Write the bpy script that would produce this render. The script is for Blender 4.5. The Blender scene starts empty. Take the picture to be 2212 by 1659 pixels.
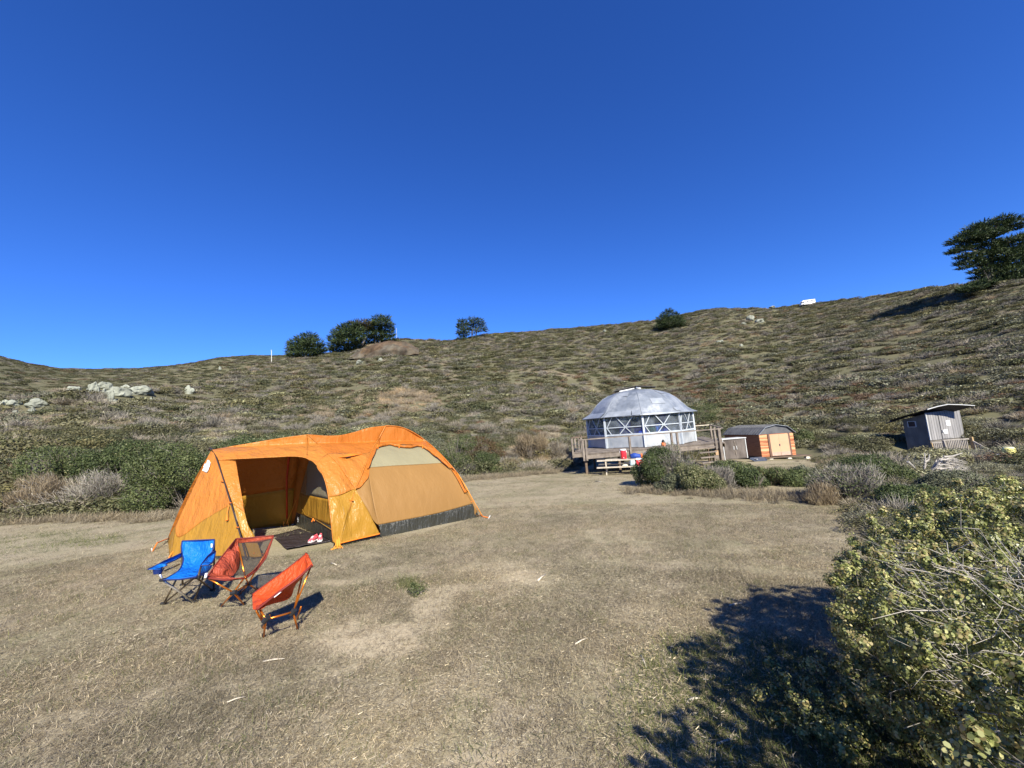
import bpy, math, random
import numpy as np
from mathutils import Vector, Matrix, noise as mnoise
from bisect import bisect_right
rad = math.radians
V = Vector
scene = bpy.context.scene

# ------------------------------------------------------------ camera
FPX, PCH, ROL, CAMZ = 831.0, rad(6.5), rad(4.3), 1.62
FW = V((0, math.cos(PCH), math.sin(PCH))); UP0 = V((0, -math.sin(PCH), math.cos(PCH)))
RT = V((1, 0, 0)) * math.cos(ROL) - UP0 * math.sin(ROL)
UPV = V((1, 0, 0)) * math.sin(ROL) + UP0 * math.cos(ROL)
CAM = V((0, 0, CAMZ))
cd = bpy.data.cameras.new('camera'); cam = bpy.data.objects.new('camera', cd)
scene.collection.objects.link(cam); scene.camera = cam
cd.sensor_fit = 'HORIZONTAL'; cd.sensor_width = 36.0; cd.lens = 36.0 * FPX / 2212.0
cd.clip_start = 0.05; cd.clip_end = 6000
cam.matrix_world = Matrix(((RT.x, UPV.x, -FW.x, 0), (RT.y, UPV.y, -FW.y, 0), (RT.z, UPV.z, -FW.z, CAMZ), (0, 0, 0, 1)))
GA, GB = 0.0514, 0.0233
def plane(x, y): return -GA * y - GB * x
def ray(px, py): return RT * ((px - 1106.0) / FPX) + UPV * ((829.5 - py) / FPX) + FW
def at(px, py, y):
    d = ray(px, py); return CAM + d * (y / d.y)
def gp(px, py):
    d = ray(px, py); return CAM + d * (CAMZ / (-d.z - GA * d.y - GB * d.x))
def proj(P):
    q = V(P) - CAM; w = q.dot(FW); return 1106 + FPX * q.dot(RT) / w, 829.5 - FPX * q.dot(UPV) / w

# ------------------------------------------------------------ light
ANTI = ray(826, 1690).normalized()                  # away from the sun
SUN_EL = math.asin(-ANTI.z); SUN_AZ = math.atan2(-ANTI.x, -ANTI.y)
sd = bpy.data.lights.new('sun', 'SUN'); sd.energy = 5.0; sd.angle = rad(0.53); sd.color = (1.0, 0.94, 0.80)
so = bpy.data.objects.new('sun', sd); scene.collection.objects.link(so)
so.rotation_euler = (-ANTI).to_track_quat('Z', 'Y').to_euler()
world = bpy.data.worlds.new('World'); scene.world = world; world.use_nodes = True
wn = world.node_tree; bgn = wn.nodes['Background']
sk = wn.nodes.new('ShaderNodeTexSky'); sk.sky_type = 'NISHITA'; sk.sun_disc = False
sk.sun_elevation = SUN_EL; sk.sun_rotation = SUN_AZ
sk.air_density = 1.0; sk.dust_density = 0.0; sk.ozone_density = 3.0; sk.altitude = 2200
hs = wn.nodes.new('ShaderNodeHueSaturation'); hs.inputs['Saturation'].default_value = 1.2; hs.inputs['Hue'].default_value = 0.508
gm = wn.nodes.new('ShaderNodeGamma'); gm.inputs[1].default_value = 1.0
wn.links.new(sk.outputs[0], gm.inputs[0]); wn.links.new(gm.outputs[0], hs.inputs['Color'])
ml = wn.nodes.new('ShaderNodeMixRGB'); ml.blend_type = 'MULTIPLY'; ml.inputs[0].default_value = 1; ml.inputs[2].default_value = (.445, .665, 1.0, 1)
wn.links.new(hs.outputs[0], ml.inputs[1]); wn.links.new(ml.outputs[0], bgn.inputs[0]); bgn.inputs[1].default_value = 0.118
vs = scene.view_settings; vs.view_transform = 'Standard'; vs.look = 'None'; vs.exposure = 0.90; vs.gamma = 1.0
try:
    scene.cycles.transparent_max_bounces = 24; scene.cycles.max_bounces = 6
except Exception: pass

# ------------------------------------------------------------ helpers
COL = scene.collection
def tag(o, label=None, cat=None, group=None, kind=None):
    if label: o['label'] = label
    if cat: o['category'] = cat
    if group: o['group'] = group
    if kind: o['kind'] = kind
    return o
def empty(name, loc=(0, 0, 0), label=None, cat=None, group=None):
    o = bpy.data.objects.new(name, None); o.location = loc; o.empty_display_size = .1
    COL.objects.link(o); tag(o, label, cat, group); return o
def npmesh(name, verts, faces, mat=None, smooth=False, attrs=None):
    """verts (n,3), faces (m,k) arrays -> mesh"""
    verts = np.asarray(verts, dtype=np.float32); faces = np.asarray(faces, dtype=np.int32)
    m = bpy.data.meshes.new(name); n, k = faces.shape
    m.vertices.add(len(verts)); m.vertices.foreach_set('co', verts.ravel())
    m.loops.add(n * k); m.loops.foreach_set('vertex_index', faces.ravel())
    m.polygons.add(n); m.polygons.foreach_set('loop_start', np.arange(0, n * k, k, dtype=np.int32))
    m.update(calc_edges=True)
    if smooth: m.polygons.foreach_set('use_smooth', np.ones(n, dtype=bool))
    if mat: m.materials.append(mat)
    if attrs:
        for an, (dom, arr) in attrs.items():
            a = m.attributes.new(an, 'FLOAT', dom); a.data.foreach_set('value', np.asarray(arr, dtype=np.float32))
    return m
def link(name, mesh, parent=None):
    o = bpy.data.objects.new(name, mesh); COL.objects.link(o)
    if parent:
        o.parent = parent; o.location = (0, 0, 0)
    return o
class MB:
    """collects world space shapes and links them as ONE mesh object"""
    def __init__(s): s.v = []; s.f = []
    def add(s, vs_, fs):
        b = len(s.v); s.v += [V(q) for q in vs_]; s.f += [tuple(i + b for i in q) for q in fs]; return s
    def box8(s, p): return s.add(p, [(0, 3, 2, 1), (4, 5, 6, 7), (0, 1, 5, 4), (1, 2, 6, 5), (2, 3, 7, 6), (3, 0, 4, 7)])
    def box(s, c, sx, sy, sz, X=V((1, 0, 0)), Y=V((0, 1, 0)), Z=V((0, 0, 1))):
        c = V(c); X = X * (sx / 2); Y = Y * (sy / 2); Z = Z * (sz / 2)
        return s.box8([c - X - Y - Z, c + X - Y - Z, c + X + Y - Z, c - X + Y - Z, c - X - Y + Z, c + X - Y + Z, c + X + Y + Z, c - X + Y + Z])
    def beam(s, a, b, w, h, up=V((0, 0, 1))):
        a = V(a); b = V(b); Z = (b - a); L = Z.length; Z = Z / L
        X = Z.cross(up)
        if X.length < 1e-3: X = Z.cross(V((0, 1, 0)))
        X.normalize(); Y = X.cross(Z)
        return s.box((a + b) / 2, w, h, L, X, Y, Z)
    def tube(s, pts, r, n=8, caps=True):
        pts = [V(p) for p in pts]; rr = r if isinstance(r, (list, tuple)) else [r] * len(pts)
        vs_ = []; fs = []; prevX = None
        for i, p in enumerate(pts):
            d = (pts[min(i + 1, len(pts) - 1)] - pts[max(i - 1, 0)])
            if d.length < 1e-9: d = V((0, 0, 1))
            d.normalize()
            X = (prevX - d * prevX.dot(d)) if prevX else d.cross(V((0, 0, 1)) if abs(d.z) < .9 else V((1, 0, 0)))
            X.normalize(); prevX = X; Y = d.cross(X)
            for k in range(n):
                a = 2 * math.pi * k / n; vs_.append(p + (X * math.cos(a) + Y * math.sin(a)) * rr[i])
        for i in range(len(pts) - 1):
            for k in range(n):
                fs.append((i * n + k, i * n + (k + 1) % n, (i + 1) * n + (k + 1) % n, (i + 1) * n + k))
        if caps:
            fs.append(tuple(range(n - 1, -1, -1))); fs.append(tuple((len(pts) - 1) * n + k for k in range(n)))
        return s.add(vs_, fs)
    def prism(s, poly, off):
        n = len(poly); off = V(off); p = [V(q) for q in poly]
        fs = [tuple(range(n)), tuple(range(2 * n - 1, n - 1, -1))]
        for i in range(n): fs.append((i, i + n, (i + 1) % n + n, (i + 1) % n))
        return s.add(p + [q + off for q in p], fs)
    def lathe(s, c, prof, n=20, X=V((1, 0, 0)), Y=V((0, 1, 0)), Z=V((0, 0, 1))):
        c = V(c); vs_ = []; fs = []
        for (r, z) in prof:
            for k in range(n):
                a = 2 * math.pi * k / n; vs_.append(c + X * (r * math.cos(a)) + Y * (r * math.sin(a)) + Z * z)
        for i in range(len(prof) - 1):
            for k in range(n): fs.append((i * n + k, i * n + (k + 1) % n, (i + 1) * n + (k + 1) % n, (i + 1) * n + k))
        fs.append(tuple(range(n - 1, -1, -1))); fs.append(tuple((len(prof) - 1) * n + k for k in range(n)))
        return s.add(vs_, fs)
    def build(s, name, mat, parent=None, smooth=False, bevel=0, solid=0, origin=None):
        o_ = V(origin) if origin is not None else (V(parent.matrix_world.translation) if False else V((0, 0, 0)))
        base = V((0, 0, 0))
        q = parent
        while q: base += V(q.location); q = q.parent
        if origin is not None: base = V(origin) if not parent else base
        m = bpy.data.meshes.new(name); m.from_pydata([tuple(p - base) for p in s.v], [], s.f); m.validate(); m.update()
        m.materials.append(mat)
        if smooth: m.polygons.foreach_set('use_smooth', np.ones(len(m.polygons), dtype=bool))
        o = link(name, m, parent)
        if not parent and origin is not None: o.location = base
        if bevel:
            b = o.modifiers.new('bevel', 'BEVEL'); b.width = bevel; b.segments = 2; b.limit_method = 'ANGLE'
        if solid:
            b = o.modifiers.new('solid', 'SOLIDIFY'); b.thickness = solid; b.offset = 0
        return o

# ------------------------------------------------------------ materials
class NT:
    def __init__(s, name):
        s.m = bpy.data.materials.new(name); s.m.use_nodes = True; s.t = s.m.node_tree
        s.b = s.t.nodes['Principled BSDF']; s.out = s.t.nodes['Material Output']; s.b.inputs['Specular IOR Level'].default_value = .25
    def n(s, t, **kw):
        k = s.t.nodes.new(t)
        for a, b in kw.items(): setattr(k, a, b)
        return k
    def l(s, a, b): s.t.links.new(a, b)
    def coord(s, kind='Object'):
        if kind == 'World': return s.n('ShaderNodeNewGeometry').outputs['Position']
        return s.n('ShaderNodeTexCoord').outputs[kind]
    def noise(s, scale, vec=None, detail=4, rough=.55, stretch=None):
        k = s.n('ShaderNodeTexNoise'); k.inputs['Scale'].default_value = scale; k.inputs['Detail'].default_value = detail; k.inputs['Roughness'].default_value = rough
        if vec is None: vec = s.coord('World')
        if stretch:
            mp = s.n('ShaderNodeMapping'); mp.inputs['Scale'].default_value = stretch[:3]
            if len(stretch) > 3: mp.inputs['Rotation'].default_value = stretch[3:]
            s.l(vec, mp.inputs[0]); vec = mp.outputs[0]
        s.l(vec, k.inputs['Vector']); return k.outputs['Fac']
    def ramp(s, fac, stops, interp='LINEAR'):
        k = s.n('ShaderNodeValToRGB'); k.color_ramp.interpolation = interp; e = k.color_ramp.elements
        while len(e) < len(stops): e.new(.5)
        for i, (p, c) in enumerate(stops):
            e[i].position = p; e[i].color = (c[0], c[1], c[2], 1) if hasattr(c, '__len__') else (c, c, c, 1)
        s.l(fac, k.inputs[0]); return k.outputs[0]
    def mix(s, fac, a, b, mode='MIX'):
        k = s.n('ShaderNodeMixRGB', blend_type=mode)
        for i, q in ((0, fac), (1, a), (2, b)):
            if hasattr(q, 'is_linked') or hasattr(q, 'links'): s.l(q, k.inputs[i])
            elif i == 0: k.inputs[0].default_value = q
            else: k.inputs[i].default_value = (q[0], q[1], q[2], 1)
        return k.outputs[0]
    def math(s, op, a, b=0.0):
        k = s.n('ShaderNodeMath', operation=op)
        for i, q in ((0, a), (1, b)):
            if hasattr(q, 'links'): s.l(q, k.inputs[i])
            else: k.inputs[i].default_value = q
        return k.outputs[0]
    def attr(s, name, typ='GEOMETRY'):
        k = s.n('ShaderNodeAttribute', attribute_type=typ); k.attribute_name = name; return k.outputs['Fac']
    def bump(s, h, strength=.3, dist=.02):
        k = s.n('ShaderNodeBump'); k.inputs['Strength'].default_value = strength; k.inputs['Distance'].default_value = dist
        s.l(h, k.inputs['Height']); s.l(k.outputs[0], s.b.inputs['Normal']); return k
    def col(s, c):
        if hasattr(c, 'links'): s.l(c, s.b.inputs['Base Color'])
        else: s.b.inputs['Base Color'].default_value = (c[0], c[1], c[2], 1)
        return s
    def set(s, rough=None, metal=None, spec=None):
        if rough is not None: s.b.inputs['Roughness'].default_value = rough
        if metal is not None: s.b.inputs['Metallic'].default_value = metal
        if spec is not None: s.b.inputs['Specular IOR Level'].default_value = spec
        return s
def simple(name, c, rough=.6, metal=0, var=.12, scale=6, bump=0, spec=None):
    t = NT(name); nz = t.noise(scale)
    a = tuple(q * (1 - var) for q in c); b = tuple(min(1, q * (1 + var)) for q in c)
    t.col(t.ramp(nz, [(.3, a), (.7, b)])); t.set(rough, metal, spec)
    if bump: t.bump(t.noise(scale * 6), bump, .01)
    return t.m
def wood(name, c1, c2, scale=3, stretch=(1, 1, 12), rough=.8, planks=None):
    t = NT(name); n1 = t.noise(scale, stretch=stretch, detail=6, rough=.65); n2 = t.noise(scale * .6)
    c = t.mix(t.ramp(n2, [(.35, 0), (.65, 1)]), t.ramp(n1, [(.3, c1), (.7, c2)]), t.ramp(n1, [(.3, tuple(q * .75 for q in c1)), (.7, tuple(q * .85 for q in c2))]))
    t.col(c); t.set(rough); t.bump(n1, .35, .01); return t.m
def leafmat(name, cols, patchy=None, var=.5, trans=.25, rough=.55, spec=.25, inst=False):
    """cols: list of colours blended by the per leaf value; inst: also a per plant tint"""
    t = NT(name)
    lv = t.attr('lv'); c = t.ramp(lv, [(i / max(1, len(cols) - 1), q) for i, q in enumerate(cols)])
    if inst:
        tv = t.attr('tint', 'INSTANCER')
        br = t.ramp(tv, [(0, (.55, .58, .55)), (.5, (1, 1, 1)), (1, (1.45, 1.35, 1.15))])
        c = t.mix(1.0, c, br, 'MULTIPLY')
    else:
        n1 = t.noise(1.3); c = t.mix(1.0, c, t.ramp(n1, [(.3, (.75, .75, .75)), (.7, (1.2, 1.2, 1.15))]), 'MULTIPLY')
    t.col(c); t.set(rough, spec=spec)
    if trans:
        tr = t.n('ShaderNodeBsdfTranslucent'); mx = t.n('ShaderNodeMixShader'); mx.inputs[0].default_value = trans
        t.l(c, tr.inputs[0]); t.l(t.b.outputs[0], mx.inputs[1]); t.l(tr.outputs[0], mx.inputs[2]); t.l(mx.outputs[0], t.out.inputs[0])
    return t.m

# ------------------------------------------------------------ terrain
def azel(px, py):
    d = ray(px, py); h = math.hypot(d.x, d.y); return math.atan2(d.x, d.y), d.z / h
def table(pts): # [(az, val)...] -> interpolation
    pts = sorted(pts); xs = [p[0] for p in pts]; ys = [p[1] for p in pts]
    def f(a):
        if a <= xs[0]: return ys[0]
        if a >= xs[-1]: return ys[-1]
        i = bisect_right(xs, a) - 1; t = (a - xs[i]) / (xs[i + 1] - xs[i]); return ys[i] + (ys[i + 1] - ys[i]) * t
    return f
near_sky = [(-300, 900), (0, 866), (100, 856), (160, 843), (230, 838), (330, 838), (400, 836), (450, 822), (520, 797), (600, 782), (640, 771), (700, 765), (760, 757), (800, 741), (840, 734),
            (880, 733), (980, 736), (1050, 723), (1150, 716), (1300, 703), (1420, 691), (1480, 680), (1520, 670), (1560, 666), (1600, 668), (1650, 668), (1700, 663),
            (1760, 657), (1900, 640), (2000, 623), (2100, 611), (2212, 592), (2500, 560)]
E1 = table([azel(*p) for p in near_sky])
R1 = table([(azel(p, 800)[0], r) for p, r in [(-300, 62), (0, 62), (150, 64), (330, 70), (430, 85), (620, 118), (850, 125), (1050, 138), (1440, 150), (1744, 168), (2000, 150), (2212, 118), (2600, 110)]])
R0 = table([(azel(p, 1000)[0], r) for p, r in [(-400, 20), (0, 21), (330, 21), (1050, 24), (1200, 27), (1330, 34), (1750, 34), (1850, 32), (2300, 32)]])
far_sky = [(-300, 745), (-100, 770), (0, 784), (60, 798), (130, 808), (210, 809), (300, 808), (360, 803), (420, 795), (480, 783), (540, 778), (640, 776), (760, 772), (850, 775)]
E2 = table([azel(*p) for p in far_sky])
AZF0, AZF1 = azel(640, 770)[0], azel(760, 760)[0]
def smooth(t): t = max(0., min(1., t)); return t * t * (3 - 2 * t)
def H(x, y, nz=True):
    r = math.hypot(x, y)
    if r < 1e-6: return 0.
    az = math.atan2(x, y)
    side = smooth((abs(az) - rad(72)) / rad(50))
    r0 = R0(az); r1 = R1(az); e1 = E1(az); p = plane(x, y)
    if r <= r0: z = p
    else:
        k = r0 / r; z0 = plane(x * k, y * k); z1 = CAMZ + e1 * r1
        if r <= r1:
            t = (r - r0) / (r1 - r0); z = z0 + (z1 - z0) * (t ** 1.18)
        else:
            zf = z1 + (r - r1) * (e1 - .10) - 0.0006 * (r - r1) ** 2 * (r < 700)
            zf = max(zf, -60)
            z2 = CAMZ + E2(az) * 480; d = r - r1
            zv = z1 - 14
            if d < 90: zg = z1 + (zv - z1) * smooth(d / 90)
            elif r < 480: zg = zv + (z2 - zv) * (1 - (1 - (d - 90) / (480 - r1 - 90)) ** 1.6)
            else: zg = z2 - (r - 480) * .12
            w = 1 - smooth((az - AZF0) / (AZF1 - AZF0)); z = zg * w + zf * (1 - w)
        if side > 0: z = z * (1 - side) + (z0 * .5 + p * .5 if r < 120 else max(p, -12)) * side
        if nz:
            a = smooth((r - r0) / 12) * (1 - side)
            z += a * (.35 * mnoise.noise(V((x * .09, y * .09, 3))) + .22 * mnoise.noise(V((x * .35, y * .35, 7))))
            if r > 180: z += a * 1.4 * mnoise.noise(V((x * .012, y * .012, 5)))
    dd = ((x - 27.2) / 5.0) ** 2 + ((y - 23.6) / 3.2) ** 2
    if dd < 5: z -= 1.7 * math.exp(-dd * 1.0)
    if nz and r < r0 + 5:
        z += .012 * mnoise.noise(V((x * 1.3, y * 1.3, 1))) + .006 * mnoise.noise(V((x * 5, y * 5, 2)))
    return z
# outcrop knoll behind the trees
def K0(): return None
# edge of the mown clearing (radius by azimuth)
CLR = table([(math.atan2(q.x, q.y), math.hypot(q.x, q.y)) for q in [gp(*p) for p in [(-500, 1165), (0, 1132), (130, 1125), (330, 1122), (420, 1112), (640, 1075), (1000, 1038), ]]]
            + [(azel(1060, 1000)[0], 22.8), (azel(1110, 1000)[0], 23.2), (azel(1228, 1000)[0], 24.5), (azel(1243, 900)[0], 25.5), (azel(1262, 900)[0], 33), (azel(1500, 900)[0], 33), (azel(1740, 900)[0], 29.5), (azel(1790, 900)[0], 24), (azel(1812, 900)[0], 16), (azel(1835, 1000)[0], 9.5), (azel(1900, 1100)[0], 7), (azel(2300, 1100)[0], 5.5), (rad(75), 5)])
bare_px = [(1005, 1620, 75, 30, .95), (780, 1375, 110, 34, .9), (900, 1345, 70, 22, .85), (800, 1405, 90, 30, .9), (960, 1275, 85, 18, .85), (935, 1305, 50, 20, .8), (1130, 1245, 60, 14, .85), (1060, 1225, 70, 12, .6),
           (730, 1255, 50, 9, .7), (520, 1480, 80, 18, .6), (330, 1500, 70, 20, .55), (250, 1540, 60, 16, .55), (690, 1470, 60, 14, .5), (110, 1550, 50, 12, .5), (1240, 1400, 90, 30, .45), (1390, 1345, 80, 20, .55),
           (1330, 1460, 60, 40, .6), (1230, 1480, 70, 26, .4), (620, 1440, 40, 10, .4), (1000, 1240, 60, 10, .5), (560, 1190, 30, 10, .3), (1720, 1075, 60, 6, .3), (700, 1360, 60, 18, .5), (1230, 1300, 60, 14, .3)]
BARE = []
for (px, py, wx, wy, s_) in bare_px:
    c = gp(px, py); e = gp(px + wx, py); f = gp(px, py - wy); BARE.append((c.x, c.y, (e - c).length, (f - c).length, s_ * .74))
def bare(x, y):
    r = math.hypot(x, y)
    if r > 22: return 0
    b = 0
    wx = x + .25 * mnoise.noise(V((x * 1.4, y * 1.4, 9))); wy = y + .25 * mnoise.noise(V((x * 1.4, y * 1.4, 19)))
    for (cx, cy, rx, ry, s_) in BARE:
        dx = (wx - cx) / rx; dy = (wy - cy) / ry; d = dx * dx + dy * dy
        if d < 2.2: b = max(b, s_ * (1 - smooth((d - .4) / 1.6)))
    return b
azs = np.concatenate([np.linspace(-180, -72, 30)[:-1], np.linspace(-72, 72, 420), np.linspace(72, 180, 30)[1:-1]])
rs = np.concatenate([[0.15, .3, .45], np.geomspace(.6, 260, 300), np.geomspace(270, 1400, 60), [2500, 5000]])
gv = []; gb = []; gh = []
for r in rs:
    for a in azs:
        ar = rad(a); x = r * math.sin(ar); y = r * math.cos(ar); gv.append((x, y, H(x, y))); gb.append(bare(x, y))
        c = CLR(ar); gh.append(smooth((r - c + .6 * mnoise.noise(V((x * .5, y * .5, 0)))) / 1.2))
na, nr = len(azs), len(rs)
i_, j_ = np.meshgrid(np.arange(nr - 1), np.arange(na), indexing='ij'); j2 = (j_ + 1) % na
gf = np.stack([i_ * na + j_, (i_ * na + j2), (i_ + 1) * na + j2, (i_ + 1) * na + j_], -1).reshape(-1, 4)[:, ::-1]
gv.append((0, 0, 0)); gb.append(0); gh.append(0)
t = NT('ground_soil_and_scrub')
b_ = t.attr('bare'); h_ = t.attr('hill'); fine = t.noise(38, detail=8, rough=.75); mid = t.noise(2.2, detail=5); big = t.noise(.5, detail=3); straw = t.noise(60, detail=3, stretch=(1, .25, 1, 0, 0, .6))
soil = t.ramp(fine, [(.25, (.36, .295, .19)), (.5, (.46, .38, .25)), (.8, (.58, .49, .33))])
thatch = t.mix(t.ramp(mid, [(.35, 0), (.65, 1)]), t.ramp(fine, [(.22, (.15, .118, .078)), (.5, (.335, .28, .188)), (.78, (.60, .52, .37))]), t.ramp(fine, [(.22, (.14, .12, .07)), (.5, (.305, .265, .163)), (.78, (.55, .485, .31))]))
thatch = t.mix(t.math('MULTIPLY', t.ramp(big, [(.48, 0), (.66, .8)]), .55), thatch, t.ramp(fine, [(.3, (.06, .066, .026)), (.7, (.19, .19, .085))]))
edge = t.math('ADD', b_, t.math('MULTIPLY', t.math('SUBTRACT', t.noise(6, detail=6, rough=.7), .5), 1.1))
cl = t.mix(t.ramp(edge, [(.30, 0), (.72, 1)]), thatch, soil)
h1 = t.noise(.12, detail=5); h2 = t.noise(1.6, detail=6, rough=.7)
hillc = t.mix(t.ramp(h2, [(.35, 0), (.65, 1)]), t.ramp(h1, [(.35, (.135, .12, .074)), (.55, (.105, .10, .058)), (.7, (.18, .145, .095))]), t.ramp(h1, [(.35, (.11, .11, .058)), (.6, (.14, .13, .075)), (.75, (.20, .165, .11))]))
t.col(t.mix(h_, cl, hillc)); t.set(.95, spec=.1)
t.bump(t.math('ADD', t.math('MULTIPLY', fine, .6), t.math('MULTIPLY', straw, .5)), .6, .012)
gm_ = npmesh('ground', gv, gf, t.m, True, {'bare': ('POINT', gb), 'hill': ('POINT', gh)})
tag(link('ground', gm_), kind='structure')
print('terrain ok', math.degrees(SUN_EL), math.degrees(SUN_AZ))

# ------------------------------------------------------------ foliage building blocks
def cards(C, N, S, rng, aspect=.55, spread=.9, shape='leaf'):
    """leaf shaped quads at C (n,3), roughly facing N, size S (n,)"""
    n = len(C); N = N + rng.normal(0, spread, (n, 3)); N /= np.linalg.norm(N, axis=1, keepdims=True) + 1e-9
    A = rng.normal(0, 1, (n, 3)); A -= N * (A * N).sum(1, keepdims=True); A /= np.linalg.norm(A, axis=1, keepdims=True) + 1e-9
    B = np.cross(N, A); S = S[:, None]
    if shape == 'hex':
        q = [C + (A * math.cos(math.pi * k / 3) * .5 + B * math.sin(math.pi * k / 3) * aspect * .5) * S for k in range(6)]
        return np.stack(q, 1).reshape(-1, 3), np.arange(6 * n).reshape(n, 6)
    if shape == 'leaf': vs_ = np.stack([C - A * S * .5, C + B * S * aspect * .5, C + A * S * .5, C - B * S * aspect * .5], 1)
    else: vs_ = np.stack([C - A * S * .5 - B * S * aspect * .5, C + A * S * .5 - B * S * aspect * .4, C + A * S * .5 + B * S * aspect * .5, C - A * S * .4 + B * S * aspect * .5], 1)
    return vs_.reshape(-1, 3), np.arange(4 * n).reshape(n, 4)
def slivers(P, D, L, w, rng):
    """thin bent twigs: quad strips from P along D"""
    n = len(P); D = D / (np.linalg.norm(D, axis=1, keepdims=True) + 1e-9)
    S = rng.normal(0, 1, (n, 3)); S -= D * (S * D).sum(1, keepdims=True); S /= np.linalg.norm(S, axis=1, keepdims=True) + 1e-9
    L = L[:, None]; w = w[:, None] if hasattr(w, 'shape') and w.ndim else np.full((n, 1), w)
    E = P + D * L + S * L * rng.normal(0, .12, (n, 1))
    v = np.stack([P - S * w, P + S * w, E + S * w * .4, E - S * w * .4], 1); return v.reshape(-1, 3), np.arange(4 * n).reshape(n, 4)
def lumps_cloud(rng, lumps, n, shell=.25, zmin=None):
    """n points on the surfaces of ellipsoids [(c,(rx,ry,rz))]; inside-of-others points dropped"""
    cs = np.array([l[0] for l in lumps], float); rs_ = np.array([l[1] for l in lumps], float)
    w = (rs_[:, 0] * rs_[:, 1] + rs_[:, 0] * rs_[:, 2]); idx = rng.choice(len(lumps), n, p=w / w.sum())
    d = rng.normal(0, 1, (n, 3)); d /= np.linalg.norm(d, axis=1, keepdims=True)
    k = 1 - shell * rng.random((n, 1)) ** 1.5
    P = cs[idx] + d * rs_[idx] * k; N = d / rs_[idx]; N /= np.linalg.norm(N, axis=1, keepdims=True)
    keep = np.ones(n, bool)
    for c, r in zip(cs, rs_):
        q = (((P - c) / r) ** 2).sum(1); keep &= q > (1 - shell) ** 2 * .8
    if zmin is not None: keep &= P[:, 2] > zmin
    return P[keep], N[keep]
def merge(*vf):
    V_ = []; F_ = []; o = 0
    for v, f in vf: V_.append(v); F_.append(f + o); o += len(v)
    return np.concatenate(V_), np.concatenate(F_)
M = {}
M['green'] = leafmat('leaves_green', [(.083, .08, .038), (.145, .137, .068), (.21, .197, .108)], inst=True)
M['dark'] = leafmat('leaves_dark_green', [(.055, .063, .028), (.105, .112, .052), (.165, .165, .082)], inst=True)
M['grey'] = leafmat('twigs_grey', [(.16, .14, .112), (.255, .23, .19), (.37, .335, .28)], inst=True, trans=0, rough=.8)
M['red'] = leafmat('leaves_rusty', [(.12, .075, .045), (.20, .125, .075), (.27, .19, .12)], inst=True)
M['sage'] = leafmat('leaves_sage', [(.125, .128, .08), (.205, .203, .132), (.30, .29, .20)], inst=True)
M['tan'] = leafmat('grass_tan', [(.25, .195, .13), (.38, .305, .21), (.50, .42, .30)], inst=True)
M['yellow'] = leafmat('blossom_pale', [(.22, .22, .10), (.42, .41, .23), (.60, .58, .38)], inst=True)
def shrub_mesh(name, kind, n, seed, leaf=.07, flat=.6, nl=11):
    rng = np.random.default_rng(seed); L = []
    for i in range(nl):
        a = rng.random() * 6.28; d = .62 * math.sqrt(rng.random()); r = .28 + .22 * rng.random()
        L.append(((d * math.cos(a), d * math.sin(a), flat * (.25 + .45 * rng.random() * (1 - d))), (r, r, r * (.75 if kind != 'tan' else 1.2) * flat * 1.5)))
    parts = []; lv = []
    if kind in ('grey', 'tan'):
        P, N = lumps_cloud(rng, L, n, .9, .0)
        B = np.stack([P[:, 0] * .25, P[:, 1] * .25, np.zeros(len(P))], 1); D = P - B; D[:, 2] = np.abs(D[:, 2]) * (1.2 if kind == 'grey' else 2.5) + .1; D += rng.normal(0, .22, D.shape)
        ln = leaf * (2.5 + 3 * rng.random(len(P))); v, f = slivers(P - D / np.linalg.norm(D, axis=1, keepdims=True) * ln[:, None] * .5, D, ln, leaf * .09, rng); v[:, 2] = np.maximum(v[:, 2], -.03)
    else:
        P, N = lumps_cloud(rng, L, int(n * 1.5), .3, .0); v, f = cards(P, N + np.array([0, 0, .4]), leaf * (.6 + .8 * rng.random(len(P))), rng)
        tw = rng.normal(0, .5, (40, 3)); tw[:, 2] = np.abs(tw[:, 2]); v2, f2 = slivers(np.zeros((40, 3)), tw + np.array([0, 0, .3]), np.full(40, .6), .012, rng)
        v, f = merge((v, f), (v2, f2))
    nf = len(f); h = np.clip(v.reshape(-1, 4, 3)[:, 0, 2] / (flat + .1), 0, 1)
    lvv = np.clip(rng.random(nf) * .9, 0, 1)
    mm = M[kind if kind != 'yellowtop' else 'green']
    m = npmesh(name, v, f, mm, False, {'lv': ('FACE', lvv)})
    if kind == 'yellowtop':
        m.materials.append(M['yellow']); mi = ((h > .5) & (rng.random(nf) < .75)).astype(np.int32); m.polygons.foreach_set('material_index', mi)
    return m
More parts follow.
